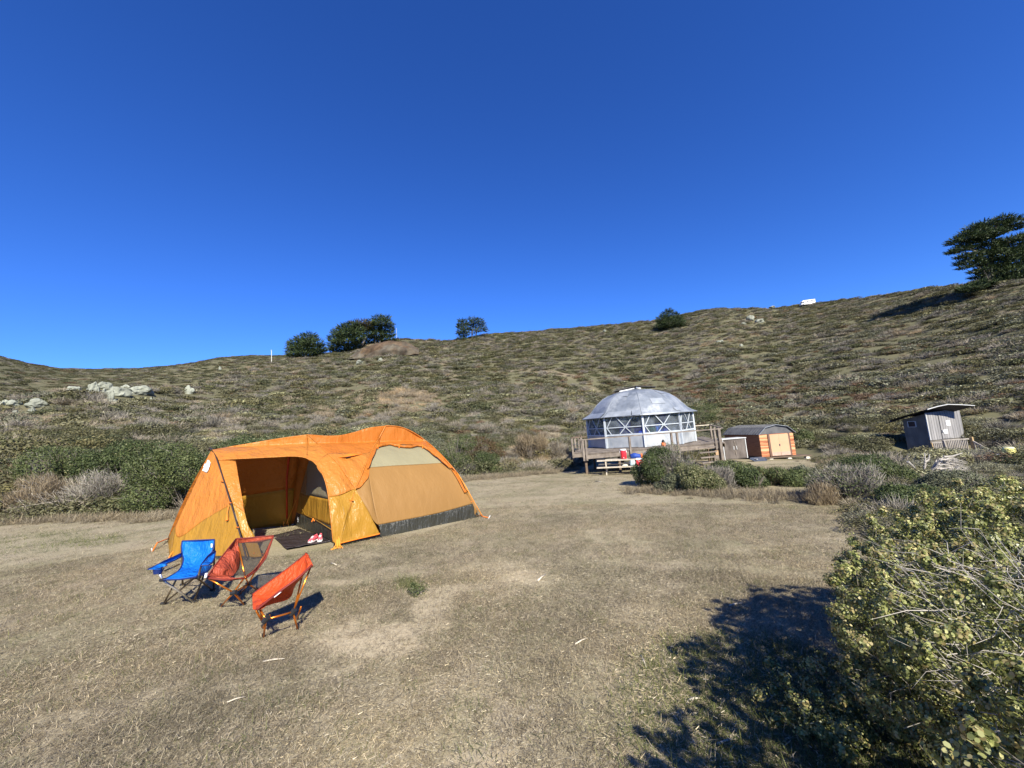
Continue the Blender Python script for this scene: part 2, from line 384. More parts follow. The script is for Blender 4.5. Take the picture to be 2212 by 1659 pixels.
def gn_scatter(name, pts, rot, scl, kind, tint, protos):
    """ONE object: prototypes instanced on points"""
    coll = bpy.data.collections.new(name + '_shapes')
    for i, pm in enumerate(protos):
        o = bpy.data.objects.new('%s_shape_%02d' % (name, i), pm); coll.objects.link(o)
    m = bpy.data.meshes.new(name); m.vertices.add(len(pts)); m.vertices.foreach_set('co', np.asarray(pts, np.float32).ravel())
    for an, arr in (('rot', rot), ('scl', scl)):
        a = m.attributes.new(an, 'FLOAT_VECTOR', 'POINT'); a.data.foreach_set('vector', np.asarray(arr, np.float32).ravel())
    a = m.attributes.new('tint', 'FLOAT', 'POINT'); a.data.foreach_set('value', np.asarray(tint, np.float32))
    a = m.attributes.new('knd', 'INT', 'POINT'); a.data.foreach_set('value', np.asarray(kind, np.int32))
    o = link(name, m); g = bpy.data.node_groups.new(name, 'GeometryNodeTree')
    g.interface.new_socket('Geometry', in_out='INPUT', socket_type='NodeSocketGeometry'); g.interface.new_socket('Geometry', in_out='OUTPUT', socket_type='NodeSocketGeometry')
    N = g.nodes; gi = N.new('NodeGroupInput'); go = N.new('NodeGroupOutput'); ip = N.new('GeometryNodeInstanceOnPoints'); ci = N.new('GeometryNodeCollectionInfo')
    ci.inputs['Collection'].default_value = coll; ci.inputs['Separate Children'].default_value = True; ci.inputs['Reset Children'].default_value = True
    def na(nm, dt): k = N.new('GeometryNodeInputNamedAttribute'); k.data_type = dt; k.inputs['Name'].default_value = nm; return [q for q in k.outputs if q.enabled][0]
    er = N.new('FunctionNodeEulerToRotation'); Lk = g.links.new
    Lk(gi.outputs[0], ip.inputs['Points']); Lk(ci.outputs[0], ip.inputs['Instance']); ip.inputs['Pick Instance'].default_value = True
    Lk(na('knd', 'INT'), ip.inputs['Instance Index']); Lk(na('rot', 'FLOAT_VECTOR'), er.inputs[0]); Lk(er.outputs[0], ip.inputs['Rotation']); Lk(na('scl', 'FLOAT_VECTOR'), ip.inputs['Scale'])
    Lk(ip.outputs[0], go.inputs[0]); md = o.modifiers.new('scatter', 'NODES'); md.node_group = g
    return o
# prototypes for the hillside scrub
kinds = ['green', 'green', 'dark', 'sage', 'grey', 'grey', 'red', 'tan', 'yellowtop', 'green']
protos = [shrub_mesh('scrub_%d' % i, k, 420 if k not in ('grey', 'tan') else 380, 10 + i, leaf=.15 if k not in ('grey', 'tan') else .16, flat=.55) for i, k in enumerate(kinds)]
protos_fine = [shrub_mesh('scrub_fine_%d' % i, k, 1900 if k not in ('grey', 'tan') else 1500, 30 + i, leaf=.07 if k not in ('grey', 'tan') else .09, flat=.6, nl=15) for i, k in enumerate(kinds)]
def hit(px, py, rmin=12, rmax=400):
    d = ray(px, py); k = math.hypot(d.x, d.y); r = rmin; best = None
    while r < rmax:
        P = CAM + d * (r / k); h = H(P.x, P.y)
        if P.z <= h: return V((P.x, P.y, h))
        r *= 1.004
    r = R1(math.atan2(d.x, d.y)) * .97; P = CAM + d * (r / k); return V((P.x, P.y, H(P.x, P.y)))
def Z5(x, y): return x * .2707, 698.6 + y * .2707
big = 'pale lichen-covered rocks on the spur at left'
ROCKS1 = [(750, 525, 75, 62, 'tall pale boulder at the left of the main rock pile'), (830, 505, 110, 40, 'long flat pale rock on top of the main rock pile'), (868, 525, 70, 52, 'blocky pale rock in the middle of the main rock pile'), (940, 560, 170, 62, 'broadest pale slab in front of the main rock pile'),
    (1125, 548, 215, 60, 'long ridge of knobbly pale rock at the right of the main pile'), (882, 598, 55, 66, 'narrow pale rock below the broad slab'), (905, 628, 60, 22, 'small pale stone under the narrow rock'), (590, 530, 95, 32, 'low pale rock set apart left of the main pile'), (690, 545, 60, 26, 'small pale stone between the low rock and the main pile'),
    (1510, 545, 75, 62, 'rounded pale boulder standing alone right of the rock pile'), (290, 655, 140, 46, 'long leaning pale slab lower left of the pile'), (253, 705, 60, 32, 'short pale stone below the leaning slab'), (30, 650, 75, 40, 'pale rock at the very left edge of the photo'), (105, 648, 85, 34, 'low pale rock beside the one at the left edge'),
    (120, 712, 45, 18, 'tiny pale stone under the rocks at the left edge'), (1210, 605, 45, 20, 'small pale stone below the long rocky ridge'), (1755, 365, 28, 30, 'lone pale stone high on the left slope'), (830, 545, 36, 26, 'small pale stone wedged in front of the main pile'), (1000, 515, 70, 30, 'pale rock behind the broad slab')]
ROCKS2 = [(777, 786, 26, 9, 'wide pale rock on the slope below the brown outcrop'), (822, 780, 15, 8, 'small pale rock right of the wide one below the outcrop'), (1620, 693, 26, 12, 'pale rock crown on the slope left of the white camper'), (1640, 697, 26, 8, 'flat pale rock right of the rock crown'), (1606, 701, 14, 5, 'small stone left of the rock crown'), (1306, 717, 14, 6, 'lone pale rock on the slope above the dome roof'), (1555, 741, 22, 6, 'low pale rock half buried right of the round tree'), (1601, 748, 12, 5, 'tiny white stone under the half buried rock'), (1668, 666, 18, 5, 'long pale rock on the skyline left of the camper')]
rnd = random.Random(5)
EXCL = []   # (x, y, r) kept free for buildings
def excl(px, y, r): q = at(px, 950, y); EXCL.append((q.x, q.y, r))
for a in [(1380, 26, 5.2), (1290, 23, 3.2), (1480, 23, 3.8), (1560, 25, 3), (1610, 26, 2.5), (1680, 28, 3.2), (1680, 25, 2.5), (1740, 25, 2.0), (2030, 25.5, 1.9), (2065, 24, 1.0), (2120, 22.5, 1.0), (2100, 20.5, 1.2), (2140, 20.3, 1.3), (2125, 24, 1.2), (2090, 18.5, 1.2), (2130, 18, 1.2), (2165, 17.3, 1.0), (2110, 16, 1.1), (2150, 15, 1.0), (2030, 15, 1.3), (2030, 13.6, 1.0)]: excl(*a)
for (x, y, w, h, lb) in ROCKS1: q = hit(*Z5(x, y + h * .3)); EXCL.append((q.x, q.y, .6 * w * .2707 * q.length / FPX * .8 + .4)); EXCL.append((q.x * .97, q.y * .97, .4 * w * .2707 * q.length / FPX * .8 + .4))
for (x, y, w, h, lb) in ROCKS2: q = hit(x, y); EXCL.append((q.x, q.y, .5 * w * q.length / FPX * .8 + .5))
def patch_mix(x, y, r, az):
    """which kind grows here"""
    n1 = mnoise.noise(V((x * .07, y * .07, 11))); n2 = mnoise.noise(V((x * .05, y * .05, 31))); u = rnd.random()
    px, py = proj((x, y, H(x, y, False)))
    tan = 0
    for cx, cy, rx, ry, s_ in TANP:
        d = ((px - cx) / rx) ** 2 + ((py - cy) / ry) ** 2
        if d < 1: tan = max(tan, s_ * (1 - d * d))
    if rnd.random() < tan: return 7 if rnd.random() < .8 else -1
    redc = 0
    for cx, cy, rx, ry, s_ in REDP:
        d = ((px - cx) / rx) ** 2 + ((py - cy) / ry) ** 2
        if d < 1: redc = max(redc, s_ * (1 - d * d))
    if rnd.random() < redc: return 6
    w = [.95 + n1, .95 + n1, .65 + .8 * n1, .95, 1.3 - 1.2 * n1, 1.3 - 1.2 * n1, max(.05, .55 + 1.6 * n2), .28 - .3 * n1, .34, 1.0]
    if px > 1500: w[3] *= 1.5; w[8] *= 1.3
    if r < 40 and px < 700: w[0] *= 2.6; w[9] *= 2.4; w[2] *= 3.2; w[4] *= .6; w[5] *= .6
    w = [max(0, q) for q in w]; return rnd.choices(range(10), w)[0]
TANP = [(870, 868, 130, 34, .95), (790, 850, 90, 20, .7), (720, 895, 120, 22, .6), (380, 830, 130, 14, .75), (130, 850, 160, 14, .6), (1600, 705, 120, 28, .45), (60, 905, 110, 18, .7), (1560, 740, 90, 20, .5), (820, 750, 70, 18, .9), (560, 800, 90, 14, .35), (1150, 985, 70, 24, .8), (40, 1060, 80, 60, .8)]
REDP = [(1620, 870, 220, 50, .62), (1500, 820, 160, 30, .5), (1850, 860, 200, 30, .4), (1200, 830, 140, 25, .35), (1030, 940, 60, 40, .5), (1500, 905, 90, 30, .7), (1960, 760, 150, 16, .4)]
P_, Rr, Sc, Kd, Ti = [], [], [], [], []
Pf, Rf, Sf, Kf, Tf = [], [], [], [], []
NEAR = []
def place_scrub(n, rmin, rmax, smin, smax, azlo=-74, azhi=76):
    for _ in range(n):
        az = rad(rnd.uniform(azlo, azhi)); r = math.sqrt(rnd.uniform(rmin * rmin, rmax * rmax))
        c = CLR(az) + .5
        if r < c or r > R1(az) + 14: continue
        x = r * math.sin(az); y = r * math.cos(az)
        if any((x - a) ** 2 + (y - b) ** 2 < q * q for a, b, q in EXCL): continue
        if mnoise.noise(V((x * .22, y * .22, 123))) + .6 * mnoise.noise(V((x * .6, y * .6, 12))) < -.78: continue
        k = patch_mix(x, y, r, az)
        if k < 0: continue
        s = (smin + (smax * 1.25 - smin) * rnd.random() ** 2.2) * (1 + .45 * mnoise.noise(V((x * .2, y * .2, 50))))
        if k in (6, 7): s *= .6
        if k == 4 or k == 5: s *= .85
        if k == 8: s *= 1.1
        if r < 36 and az < -.25: s *= 1.35
        if r < 23.5 and az > .80: s *= .55
        z = H(x, y) - .04
        rec = (P_, Rr, Sc, Kd, Ti) if r > 42 else (Pf, Rf, Sf, Kf, Tf)
        rec[0].append((x, y, z)); rec[1].append((rnd.uniform(-.1, .1), rnd.uniform(-.1, .1), rnd.uniform(0, 6.28)))
        hgt = s * rnd.uniform(.65, 1.15)
        hgt *= .85 if r < 60 else .66
        rec[2].append((s, s, hgt)); rec[3].append(k); rec[4].append(min(1, max(0, rnd.gauss(.5, .2))))
place_scrub(13500, 20, 62, .38, 1.25)
place_scrub(3600, 7, 31, .25, .55, 38, 62)
place_scrub(44000, 55, 185, .45, 1.5)
for (P1_, R1_, S1_, K1_, T1_, pr, nm) in ((P_, Rr, Sc, Kd, Ti, protos, 'hillside_scrub'), (Pf, Rf, Sf, Kf, Tf, protos_fine, 'lower_slope_scrub')):
    o = gn_scatter(nm, P1_, R1_, S1_, K1_, T1_, pr)
    tag(o, 'mixed green, grey and rusty coastal scrub covering the ' + ('upper hillside below the skyline' if nm[0] == 'h' else 'lower slope just beyond the clearing'), 'scrub', kind='stuff')
# far hill scrub as low clumps
P2, Rt2, S2, K2, T2 = [], [], [], [], []
for _ in range(9000):
    az = rad(rnd.uniform(-72, -24)); r = rnd.uniform(190, 490); x = r * math.sin(az); y = r * math.cos(az)
    s = rnd.uniform(1.2, 3.2); P2.append((x, y, H(x, y) - .3)); Rt2.append((0, 0, rnd.uniform(0, 6.28))); S2.append((s, s, s * .5)); K2.append(rnd.choices(range(10), [3, 3, 3, 1, .8, .5, .7, .2, .1, 2])[0]); T2.append(rnd.uniform(.2, .6))
tag(gn_scatter('distant_scrub', P2, Rt2, S2, K2, T2, protos), 'dark low scrub on the distant hills at the left', 'scrub', kind='stuff')

# ------------------------------------------------------------ dry grass of the clearing
M['blade'] = leafmat('dry_blades', [(.11, .09, .06), (.22, .18, .12), (.35, .295, .20), (.56, .48, .34)], inst=True, trans=.15, rough=.7)
M['blade_green'] = leafmat('green_blades', [(.06, .075, .025), (.12, .14, .045), (.20, .21, .08)], inst=True, trans=.2)
M['straw'] = leafmat('straw_bits', [(.30, .25, .16), (.44, .375, .26), (.60, .53, .39)], inst=True, trans=0, rough=.6)
def tuft(name, seed, n, hgt, w, mat, lay):
    rng = np.random.default_rng(seed); P = rng.normal(0, .055, (n, 3)); P[:, 2] = -.004
    D = rng.normal(0, 1, (n, 3)); D[:, 2] = np.abs(D[:, 2]) * lay + .12; v, f = slivers(P, D, hgt * (.5 + rng.random(n)), w * (.6 + .8 * rng.random(n)), rng); v[:, 2] = np.maximum(v[:, 2], .002)
    return npmesh(name, v, f, mat, False, {'lv': ('FACE', rng.random(len(f)) ** 1.3)})
def strawm(name, seed, n):
    rng = np.random.default_rng(seed); P = rng.normal(0, .07, (n, 3)); P[:, 2] = .006 + .01 * rng.random(n); D = rng.normal(0, 1, (n, 3)); D[:, 2] *= .12
    v, f = slivers(P, D, .012 + .05 * rng.random(n) ** 3, .0009 + .0010 * rng.random(n), rng); v[:, 2] = np.maximum(v[:, 2], .003); return npmesh(name, v, f, mat=M['straw'], attrs={'lv': ('FACE', rng.random(len(f)))})
gpro = [tuft('tuft_%d' % i, 60 + i, 30, .034, .0012, M['blade'], .45) for i in range(4)] + [tuft('tuft_green_%d' % i, 70 + i, 26, .042, .0014, M['blade_green'], .9) for i in range(2)] + [strawm('straw_%d' % i, 80 + i, 9) for i in range(3)]
P3, Rt3, S3, K3, T3 = [], [], [], [], []
GREENP = [(c.x, c.y, r) for c, r in [(gp(880, 1258), .16), (gp(1660, 1480), .8), (gp(1560, 1520), .7), (gp(1750, 1560), .8), (gp(1450, 1045), 1.2), (gp(120, 1180), 1.4), (gp(40, 1170), 1.5), (gp(880, 1270), .15), (gp(600, 1120), .7), (gp(1650, 1600), .8)]]
def add_grass(n, rlo, rhi, sc, azlo=-66, azhi=66, strawp=.2):
    for _ in range(n):
        az = rad(rnd.uniform(azlo, azhi)); r = math.sqrt(rnd.uniform(rlo * rlo, rhi * rhi)); x = r * math.sin(az); y = r * math.cos(az)
        if r > CLR(az) + .8: continue
        if (x + 4.35) ** 2 + (y - 7.75) ** 2 < .95 or ((x+2.9)**2+(y-9.6)**2<2.4): continue
        b = bare(x, y); den = .85 + .8 * mnoise.noise(V((x * .9, y * .9, 77))) + .5 * mnoise.noise(V((x * 3, y * 3, 7)))
        sp = max(0, .5 * mnoise.noise(V((x * .45, y * .45, 99))) + strawp * .6 + (.22 if -.6 < x < 1.3 and 2 < y < 6 else 0))
        isst = rnd.random() < sp
        if rnd.random() < b * (1.15 if not isst else .9) or (not isst and rnd.random() > den): continue
        g = any((x - a) ** 2 + (y - c) ** 2 < q * q * rnd.uniform(.3, 1) for a, c, q in GREENP)
        k = rnd.choice((6, 7, 8)) if isst else (rnd.choice((4, 5)) if (g and rnd.random() < .75) or rnd.random() < .05 else rnd.randrange(4))
        s = sc * rnd.uniform(.6, 1.35)
        if g: s *= 1.25
        P3.append((x, y, H(x, y))); Rt3.append((rnd.uniform(-.1, .1), rnd.uniform(-.1, .1), rnd.uniform(0, 6.28))); S3.append((s, s, s * rnd.uniform(.5, 1.1))); K3.append(k); T3.append(min(1, max(0, rnd.gauss(.48 + .35 * mnoise.noise(V((x * .7, y * .7, 17))), .17))))
add_grass(46000, 1.2, 5.5, 1.0); add_grass(52000, 5, 11, 1.1, -62, 58, .12); add_grass(30000, 11, 26, 1.5, -58, 56, .0)
tag(gn_scatter('dry_grass', P3, Rt3, S3, K3, T3, gpro), 'short dry trodden grass and straw covering the clearing', 'grass', kind='stuff')
# taller dry grass fringe where the clearing meets the brush
P4, Rt4, S4, K4, T4 = [], [], [], [], []
M['fringe'] = leafmat('fringe_blades', [(.14, .115, .08), (.24, .20, .135), (.36, .31, .22)], inst=True, trans=.2)
fpro = [tuft('fringe_%d' % i, 90 + i, 60, .22, .004, M['fringe'], 2.2) for i in range(3)]
for _ in range(5000):
    az = rad(rnd.uniform(-60, 40)); c = CLR(az); r = c + rnd.gauss(.3, .7)
    if r > 32 or (az < -.45 and rnd.random() < .7): continue
    x = r * math.sin(az); y = r * math.cos(az)
    if any((x - a) ** 2 + (y - b) ** 2 < (q * .8) ** 2 for a, b, q in EXCL): continue
    s = rnd.uniform(.4, 1.0); P4.append((x, y, H(x, y))); Rt4.append((0, 0, rnd.uniform(0, 6.28))); S4.append((s * 1.6, s * 1.6, s)); K4.append(rnd.randrange(3)); T4.append(rnd.uniform(.3, .8))
isl = [gp(1410 + 42 * i, 1060 + 2.2 * i) for i in range(11)]
for _ in range(700):
    q = rnd.choice(isl); x = q.x + rnd.gauss(0, .5); y = q.y + rnd.gauss(.1, .35); s = rnd.uniform(.3, .8)
    P4.append((x, y, H(x, y))); Rt4.append((0, 0, rnd.uniform(0, 6.28))); S4.append((s * 1.6, s * 1.6, s)); K4.append(rnd.randrange(3)); T4.append(rnd.uniform(.3, .8))
tag(gn_scatter('tall_dry_grass', P4, Rt4, S4, K4, T4, fpro), 'taller tan grass fringing the edge of the clearing', 'grass', kind='stuff')
print('scrub', len(P_), len(Pf), len(P3))

# ------------------------------------------------------------ things on the hillside
LM = {}
LM['green'] = leafmat('bush_green', [(.045, .062, .022), (.095, .12, .042), (.165, .185, .075)])
LM['dark'] = leafmat('bush_dark', [(.032, .048, .018), (.07, .095, .034), (.125, .15, .06)])
LM['grey'] = leafmat('bush_grey', [(.14, .12, .10), (.25, .225, .19), (.38, .35, .30)], trans=0, rough=.8)
LM['red'] = leafmat('bush_rusty', [(.06, .037, .018), (.12, .07, .035), (.16, .11, .055)])
LM['sage'] = leafmat('bush_sage', [(.08, .09, .05), (.14, .15, .09), (.20, .20, .13)])
LM['tan'] = leafmat('bush_tan', [(.15, .115, .07), (.26, .20, .13), (.38, .31, .2)])
LM['pale'] = leafmat('bush_pale', [(.09, .10, .04), (.20, .20, .10), (.36, .34, .19)])
LM['cyp'] = leafmat('cypress_foliage', [(.016, .028, .012), (.038, .06, .022), (.085, .11, .042)], trans=.1)
LM['cypb'] = leafmat('cypress_brown_foliage', [(.03, .03, .012), (.07, .06, .025), (.10, .08, .035)], trans=.1)
bark = wood('cypress_bark', (.10, .085, .07), (.24, .21, .18), 2); bark_dead = wood('dead_bark', (.30, .27, .23), (.52, .48, .42), 4)
twigm = wood('twig_bark', (.16, .13, .10), (.34, .30, .25), 8)
def fobj(name, v, f, mat, rng, parent, base):
    m = npmesh(name, v - np.array(base), f, mat, False, {'lv': ('FACE', rng.random(len(f)))}); return link(name, m, parent)
def cypress(name, label, base, pads, depth, trunk_px, n, leaf, seed, mat='cyp', group=None, tr=.35, upd=.0):
    """pads: (px,py,rx,ry[,depth offset]) in the photograph's pixels turned into metres at the tree's own depth"""
    rng = np.random.default_rng(seed); s = depth / FPX; L = []
    t = empty(name, base, label, 'tree', group)
    for p in pads:
        off = p[4] if len(p) > 4 else rng.uniform(-.6, .6) * p[2] * s
        c = at(p[0], p[1], depth + off); L.append(((c.x, c.y, c.z), (p[2] * s, p[2] * s * .9, p[3] * s)))
    P, N = lumps_cloud(rng, L, n, .55)
    P += rng.normal(0, leaf * .35, P.shape); v, f = cards(P, N * .6 + np.array([0, -.2, .9]), leaf * (.5 + rng.random(len(P))), rng, aspect=.42, spread=.45)
    # pointed sprays around every pad
    Q, NQ = lumps_cloud(rng, L, n // 3, .08); D = NQ * np.array([1, 1, .2]) + np.array([0, 0, .28]); v2, f2 = slivers(Q - D * .2 * leaf, D, leaf * (1.1 + 1.5 * rng.random(len(Q))), leaf * .22, rng)
    v, f = merge((v, f), (v2, f2)); fobj('crown', v, f, LM[mat], rng, t, base)
    mb = MB()
    for tp in trunk_px:
        pts = [at(q[0], q[1], depth) for q in tp]; pts[0] = V(pts[0]); n_ = len(pts); pts[0].z -= .4
        mb.tube(pts, [tr * (1 - .75 * i / (n_ - 1)) for i in range(n_)], 7)
    for (c, r) in L[::2]:
        tp = [at(q[0], q[1], depth) for q in trunk_px[0]]; j = min(range(len(tp)), key=lambda i: abs(tp[i].z - (c[2] - r[2])) ); a = tp[j]
        mb.tube([a, (a + V(c)) / 2 + V((0, 0, -.1 * r[0])), V(c)], [tr * .35, tr * .25, tr * .1], 5)
    mb.build('trunk', bark, t, True); return t
def depth_of(P): return P.y
b1 = hit(662, 772); d1 = b1.y
cypress('cypress_tree', 'low dense dome-shaped cypress, leftmost tree on the ridge, right of the tall pole', b1, [(662, 732, 22, 9), (650, 742, 26, 8), (676, 742, 24, 8), (640, 752, 20, 7), (684, 754, 20, 8), (660, 752, 30, 9), (636, 763, 18, 7), (662, 764, 32, 8), (690, 764, 13, 6), (626, 768, 8, 4), (669, 725, 13, 5)], d1, [[(662, 775), (664, 750), (664, 730)]], 9000, .42, 1)
b2 = hit(745, 762); d2 = b2.y
cypress('cypress_tree', 'tall dense dark cypress at the left of the clump above the brown rock outcrop', b2, [(742, 708, 14, 7), (757, 706, 18, 8), (735, 718, 18, 8), (752, 722, 26, 9), (768, 712, 18, 9), (728, 732, 18, 8), (748, 738, 28, 9), (770, 730, 18, 9), (722, 746, 12, 8), (740, 752, 26, 9), (760, 750, 16, 8), (716, 756, 6, 4)], d2, [[(752, 762), (752, 740), (755, 712)]], 11000, .42, 2)
cypress('cypress_tree', 'brownish thin-crowned cypress with a bare grey trunk in the middle of the clump', hit(778, 756), [(770, 701, 16, 6), (784, 699, 16, 6), (796, 706, 14, 7), (779, 711, 20, 7)], d2 + 3, [[(778, 756), (777, 735), (776, 715), (780, 700)], [(773, 756), (768, 742), (764, 734)], [(780, 748), (786, 738), (790, 728)]], 2600, .42, 3, 'cypb', tr=.4)
cypress('cypress_tree', 'tall open cypress at the right of the clump, its trunks behind the outcrop top', hit(822, 742), [(816, 688, 12, 6), (832, 688, 11, 6), (806, 697, 14, 6), (824, 698, 20, 7), (840, 703, 11, 6), (808, 709, 18, 7), (832, 712, 20, 7), (800, 722, 18, 8), (838, 722, 14, 7), (816, 724, 22, 7), (804, 736, 20, 8), (844, 732, 10, 5), (785, 738, 12, 9), (830, 733, 12, 5)], d2 + 5, [[(820, 745), (822, 720), (826, 690)], [(812, 742), (808, 722), (806, 700)]], 9000, .42, 4)
b3 = hit(1000, 735); d3 = b3.y
cypress('cypress_tree', 'narrow left half of the wind-shaped tree pair on the skyline at centre', b3, [(999, 692, 8, 4), (1000, 700, 12, 4), (993, 706, 8, 3.5), (1003, 709, 12, 4), (1000, 716, 13, 4), (991, 720, 6, 2.5), (1003, 723, 11, 4), (998, 731, 10, 4)], d3, [[(1002, 735), (1002, 715), (1001, 694)]], 1900, .45, 5, tr=.25)
cypress('cypress_tree', 'broad umbrella-shaped right half of the tree pair on the skyline at centre', hit(1022, 734), [(1022, 689, 10, 4), (1030, 694, 14, 4), (1016, 699, 12, 4), (1040, 697, 9, 3.5), (1030, 703, 16, 4), (1046, 706, 7, 3), (1020, 710, 12, 3.5), (1038, 713, 12, 3.5), (1050, 715, 5, 2), (1022, 718, 8, 2.5), (1027, 727, 5, 2)], d3 + 1, [[(1019, 735), (1020, 715), (1024, 694)], [(1026, 732), (1030, 715), (1036, 698)]], 2000, .45, 6, tr=.28)
b4 = hit(1446, 712)
cypress('round_tree', 'small solitary round evergreen on the slope just under the skyline above the dome', b4, [(1446, 671, 7, 5), (1444, 681, 17, 9), (1456, 686, 16, 8), (1434, 690, 16, 9), (1448, 697, 25, 10), (1466, 696, 13, 8), (1428, 702, 12, 7), (1450, 706, 26, 7), (1474, 703, 7, 5), (1440, 675, 6, 5)], b4.y, [[(1446, 713), (1446, 695), (1446, 676)]], 9000, .34, 7, tr=.15)
b5 = hit(2146, 620); d5 = b5.y
def E(x, y): return ((3000 + x * .19288) * .66527, (680 + y * .19288) * .66527)
pads5 = [(1340, 160, 120, 40), (1240, 210, 150, 45), (1460, 190, 120, 35), (1000, 250, 120, 40), (1180, 290, 220, 60), (1450, 260, 200, 45), (830, 310, 120, 35), (900, 370, 160, 45), (700, 420, 120, 30), (1560, 300, 120, 35), (760, 480, 160, 35), (960, 480, 160, 50), (560, 520, 120, 30), (440, 580, 70, 18), (700, 580, 140, 30), (900, 570, 120, 40), (1230, 400, 160, 30),
         (560, 690, 130, 28), (470, 730, 70, 15), (720, 660, 120, 22), (900, 640, 100, 25), (680, 790, 120, 18), (850, 740, 90, 20), (1100, 560, 110, 45), (1480, 520, 190, 40), (1640, 470, 130, 30), (1330, 560, 120, 40), (1000, 790, 130, 40), (780, 870, 150, 40), (620, 910, 90, 22), (900, 920, 120, 30), (680, 980, 90, 15), (1200, 700, 120, 60), (1400, 760, 200, 60), (1600, 740, 140, 50), (1300, 860, 180, 70), (1550, 900, 180, 70), (860, 1050, 80, 20), (1250, 1000, 170, 70), (1500, 1050, 200, 70),
         (930, 1130, 110, 25), (1150, 1120, 120, 50), (1680, 650, 120, 40), (1720, 900, 150, 60), (1700, 1080, 150, 60), (1350, 1150, 160, 50), (1800, 560, 130, 40), (1850, 760, 150, 50)]
pads5 = [(E(a, b)[0], E(a, b)[1], c * .1283, d * .1283 * 1.25) for a, b, c, d in pads5] + [(E(a, b)[0], E(a, b)[1], c * .1283, d * .1283) for a, b, c, d in ((1150, 620, 150, 90), (1250, 780, 200, 110), (1200, 900, 160, 110), (1050, 1010, 130, 70), (1400, 640, 180, 90), (1250, 1140, 200, 80), (1500, 1180, 260, 70), (1000, 1250, 200, 50), (800, 1330, 180, 50), (640, 1350, 90, 30), (1300, 1260, 260, 50), (1100, 430, 180, 60), (1600, 1000, 180, 90))]
cypress('cypress_tree', 'large windswept dark cypress on the hill at the right edge of the photo', b5, pads5, d5, [[E(1150, 1260), E(1130, 1000), E(1150, 700), E(1160, 420), E(1250, 220)], [E(1080, 1250), E(1000, 1040), E(860, 940)], [E(1300, 1250), E(1350, 950), E(1450, 600)], [E(1090, 1200), E(1050, 900), E(900, 720), E(700, 640)]], 42000, .30, 8, tr=.34)

def _nop(): pass
def bush(label, px, py, w, h, kind, n, seed, leaf=.05, pt=None, mix=None, twigs=60, group=None, nl=14, name='shrub', cat='shrub', flat=None, yscale=.8):
    """shrub whose foot stands at pixel (px,py), w/h in photo pixels"""
    b = V(pt) if pt else gp(px, py)
    if not pt and b.length > 17.5: b = hit(px, py, 15)
    b.z = H(b.x, b.y); rng = np.random.default_rng(seed); s = b.y / FPX; rx = w * s / 2; hz = h * s
    b = b + V((0, rx * yscale * .8, 0)); b.z = H(b.x, b.y)
    t = empty(name, b, label, cat, group); L = []
    for i in range(nl):
        a = rng.random() * 6.28; d = math.sqrt(rng.random()) * .66; r = (.26 + .2 * rng.random()); top = math.sqrt(max(.05, 1 - d * d))
        zc = (.15 + .55 * rng.random()) * top * hz
        L.append(((b.x + d * rx * math.cos(a), b.y + d * rx * yscale * math.sin(a), b.z + zc), (r * rx, r * rx * yscale, min(r * rx * .8, hz * top - zc + .02) if hz * top - zc > .1 else .1)))
    def part(kd, n, nm='foliage'):
        if kd in ('grey', 'tan', 'fringe'):
            P, N = lumps_cloud(rng, L, n, .95, b.z); D = P - np.array([b.x, b.y, b.z - .2]); D[:, 2] = np.abs(D[:, 2]) * (1 if kd == 'grey' else 3); D /= np.linalg.norm(D, axis=1, keepdims=True); D += rng.normal(0, .35, D.shape)
            ln = leaf * (2 + 4 * rng.random(len(P))); v, f = slivers(P - D * ln[:, None] * .5, D, ln, leaf * .1, rng)
        else:
            P, N = lumps_cloud(rng, L, int(n * 1.3), .32, b.z - .02); 
            P += rng.normal(0, leaf * .5, P.shape)
            v, f = cards(P, N + np.array([0, 0, .4]), leaf * (.5 + .9 * rng.random(len(P))), rng, spread=.8)
        fobj(nm, v, f, LM[kd], rng, t, b)
    part(kind, int(n * 2.2) if kind not in ('grey', 'tan') else n)
    if mix: part(mix[0], max(1100, int(mix[1] * (.35 if mix[0] == 'grey' else 1.3))), {'pale': 'blossom', 'grey': 'dry_twigs', 'tan': 'dry_grass'}.get(mix[0], 'foliage'))
    mb = MB()
    for i in range(twigs):
        a = rng.random() * 6.28; e = .1 + .9 * rng.random(); rr_ = rx * (.4 + .6 * rng.random()); 
        p1 = b + V((math.cos(a) * rr_ * .35, math.sin(a) * rr_ * .3, hz * .35 * e)); p2 = b + V((math.cos(a) * rr_ * .85, math.sin(a) * rr_ * .7, hz * (.3 + .6 * e)))
        mb.tube([b + V((math.cos(a) * .05, math.sin(a) * .05, -.03)), p1, p2.lerp(p1, .35)], [.018, .010, .004], 4, False)
    mb.build('stems', twigm, t); return t
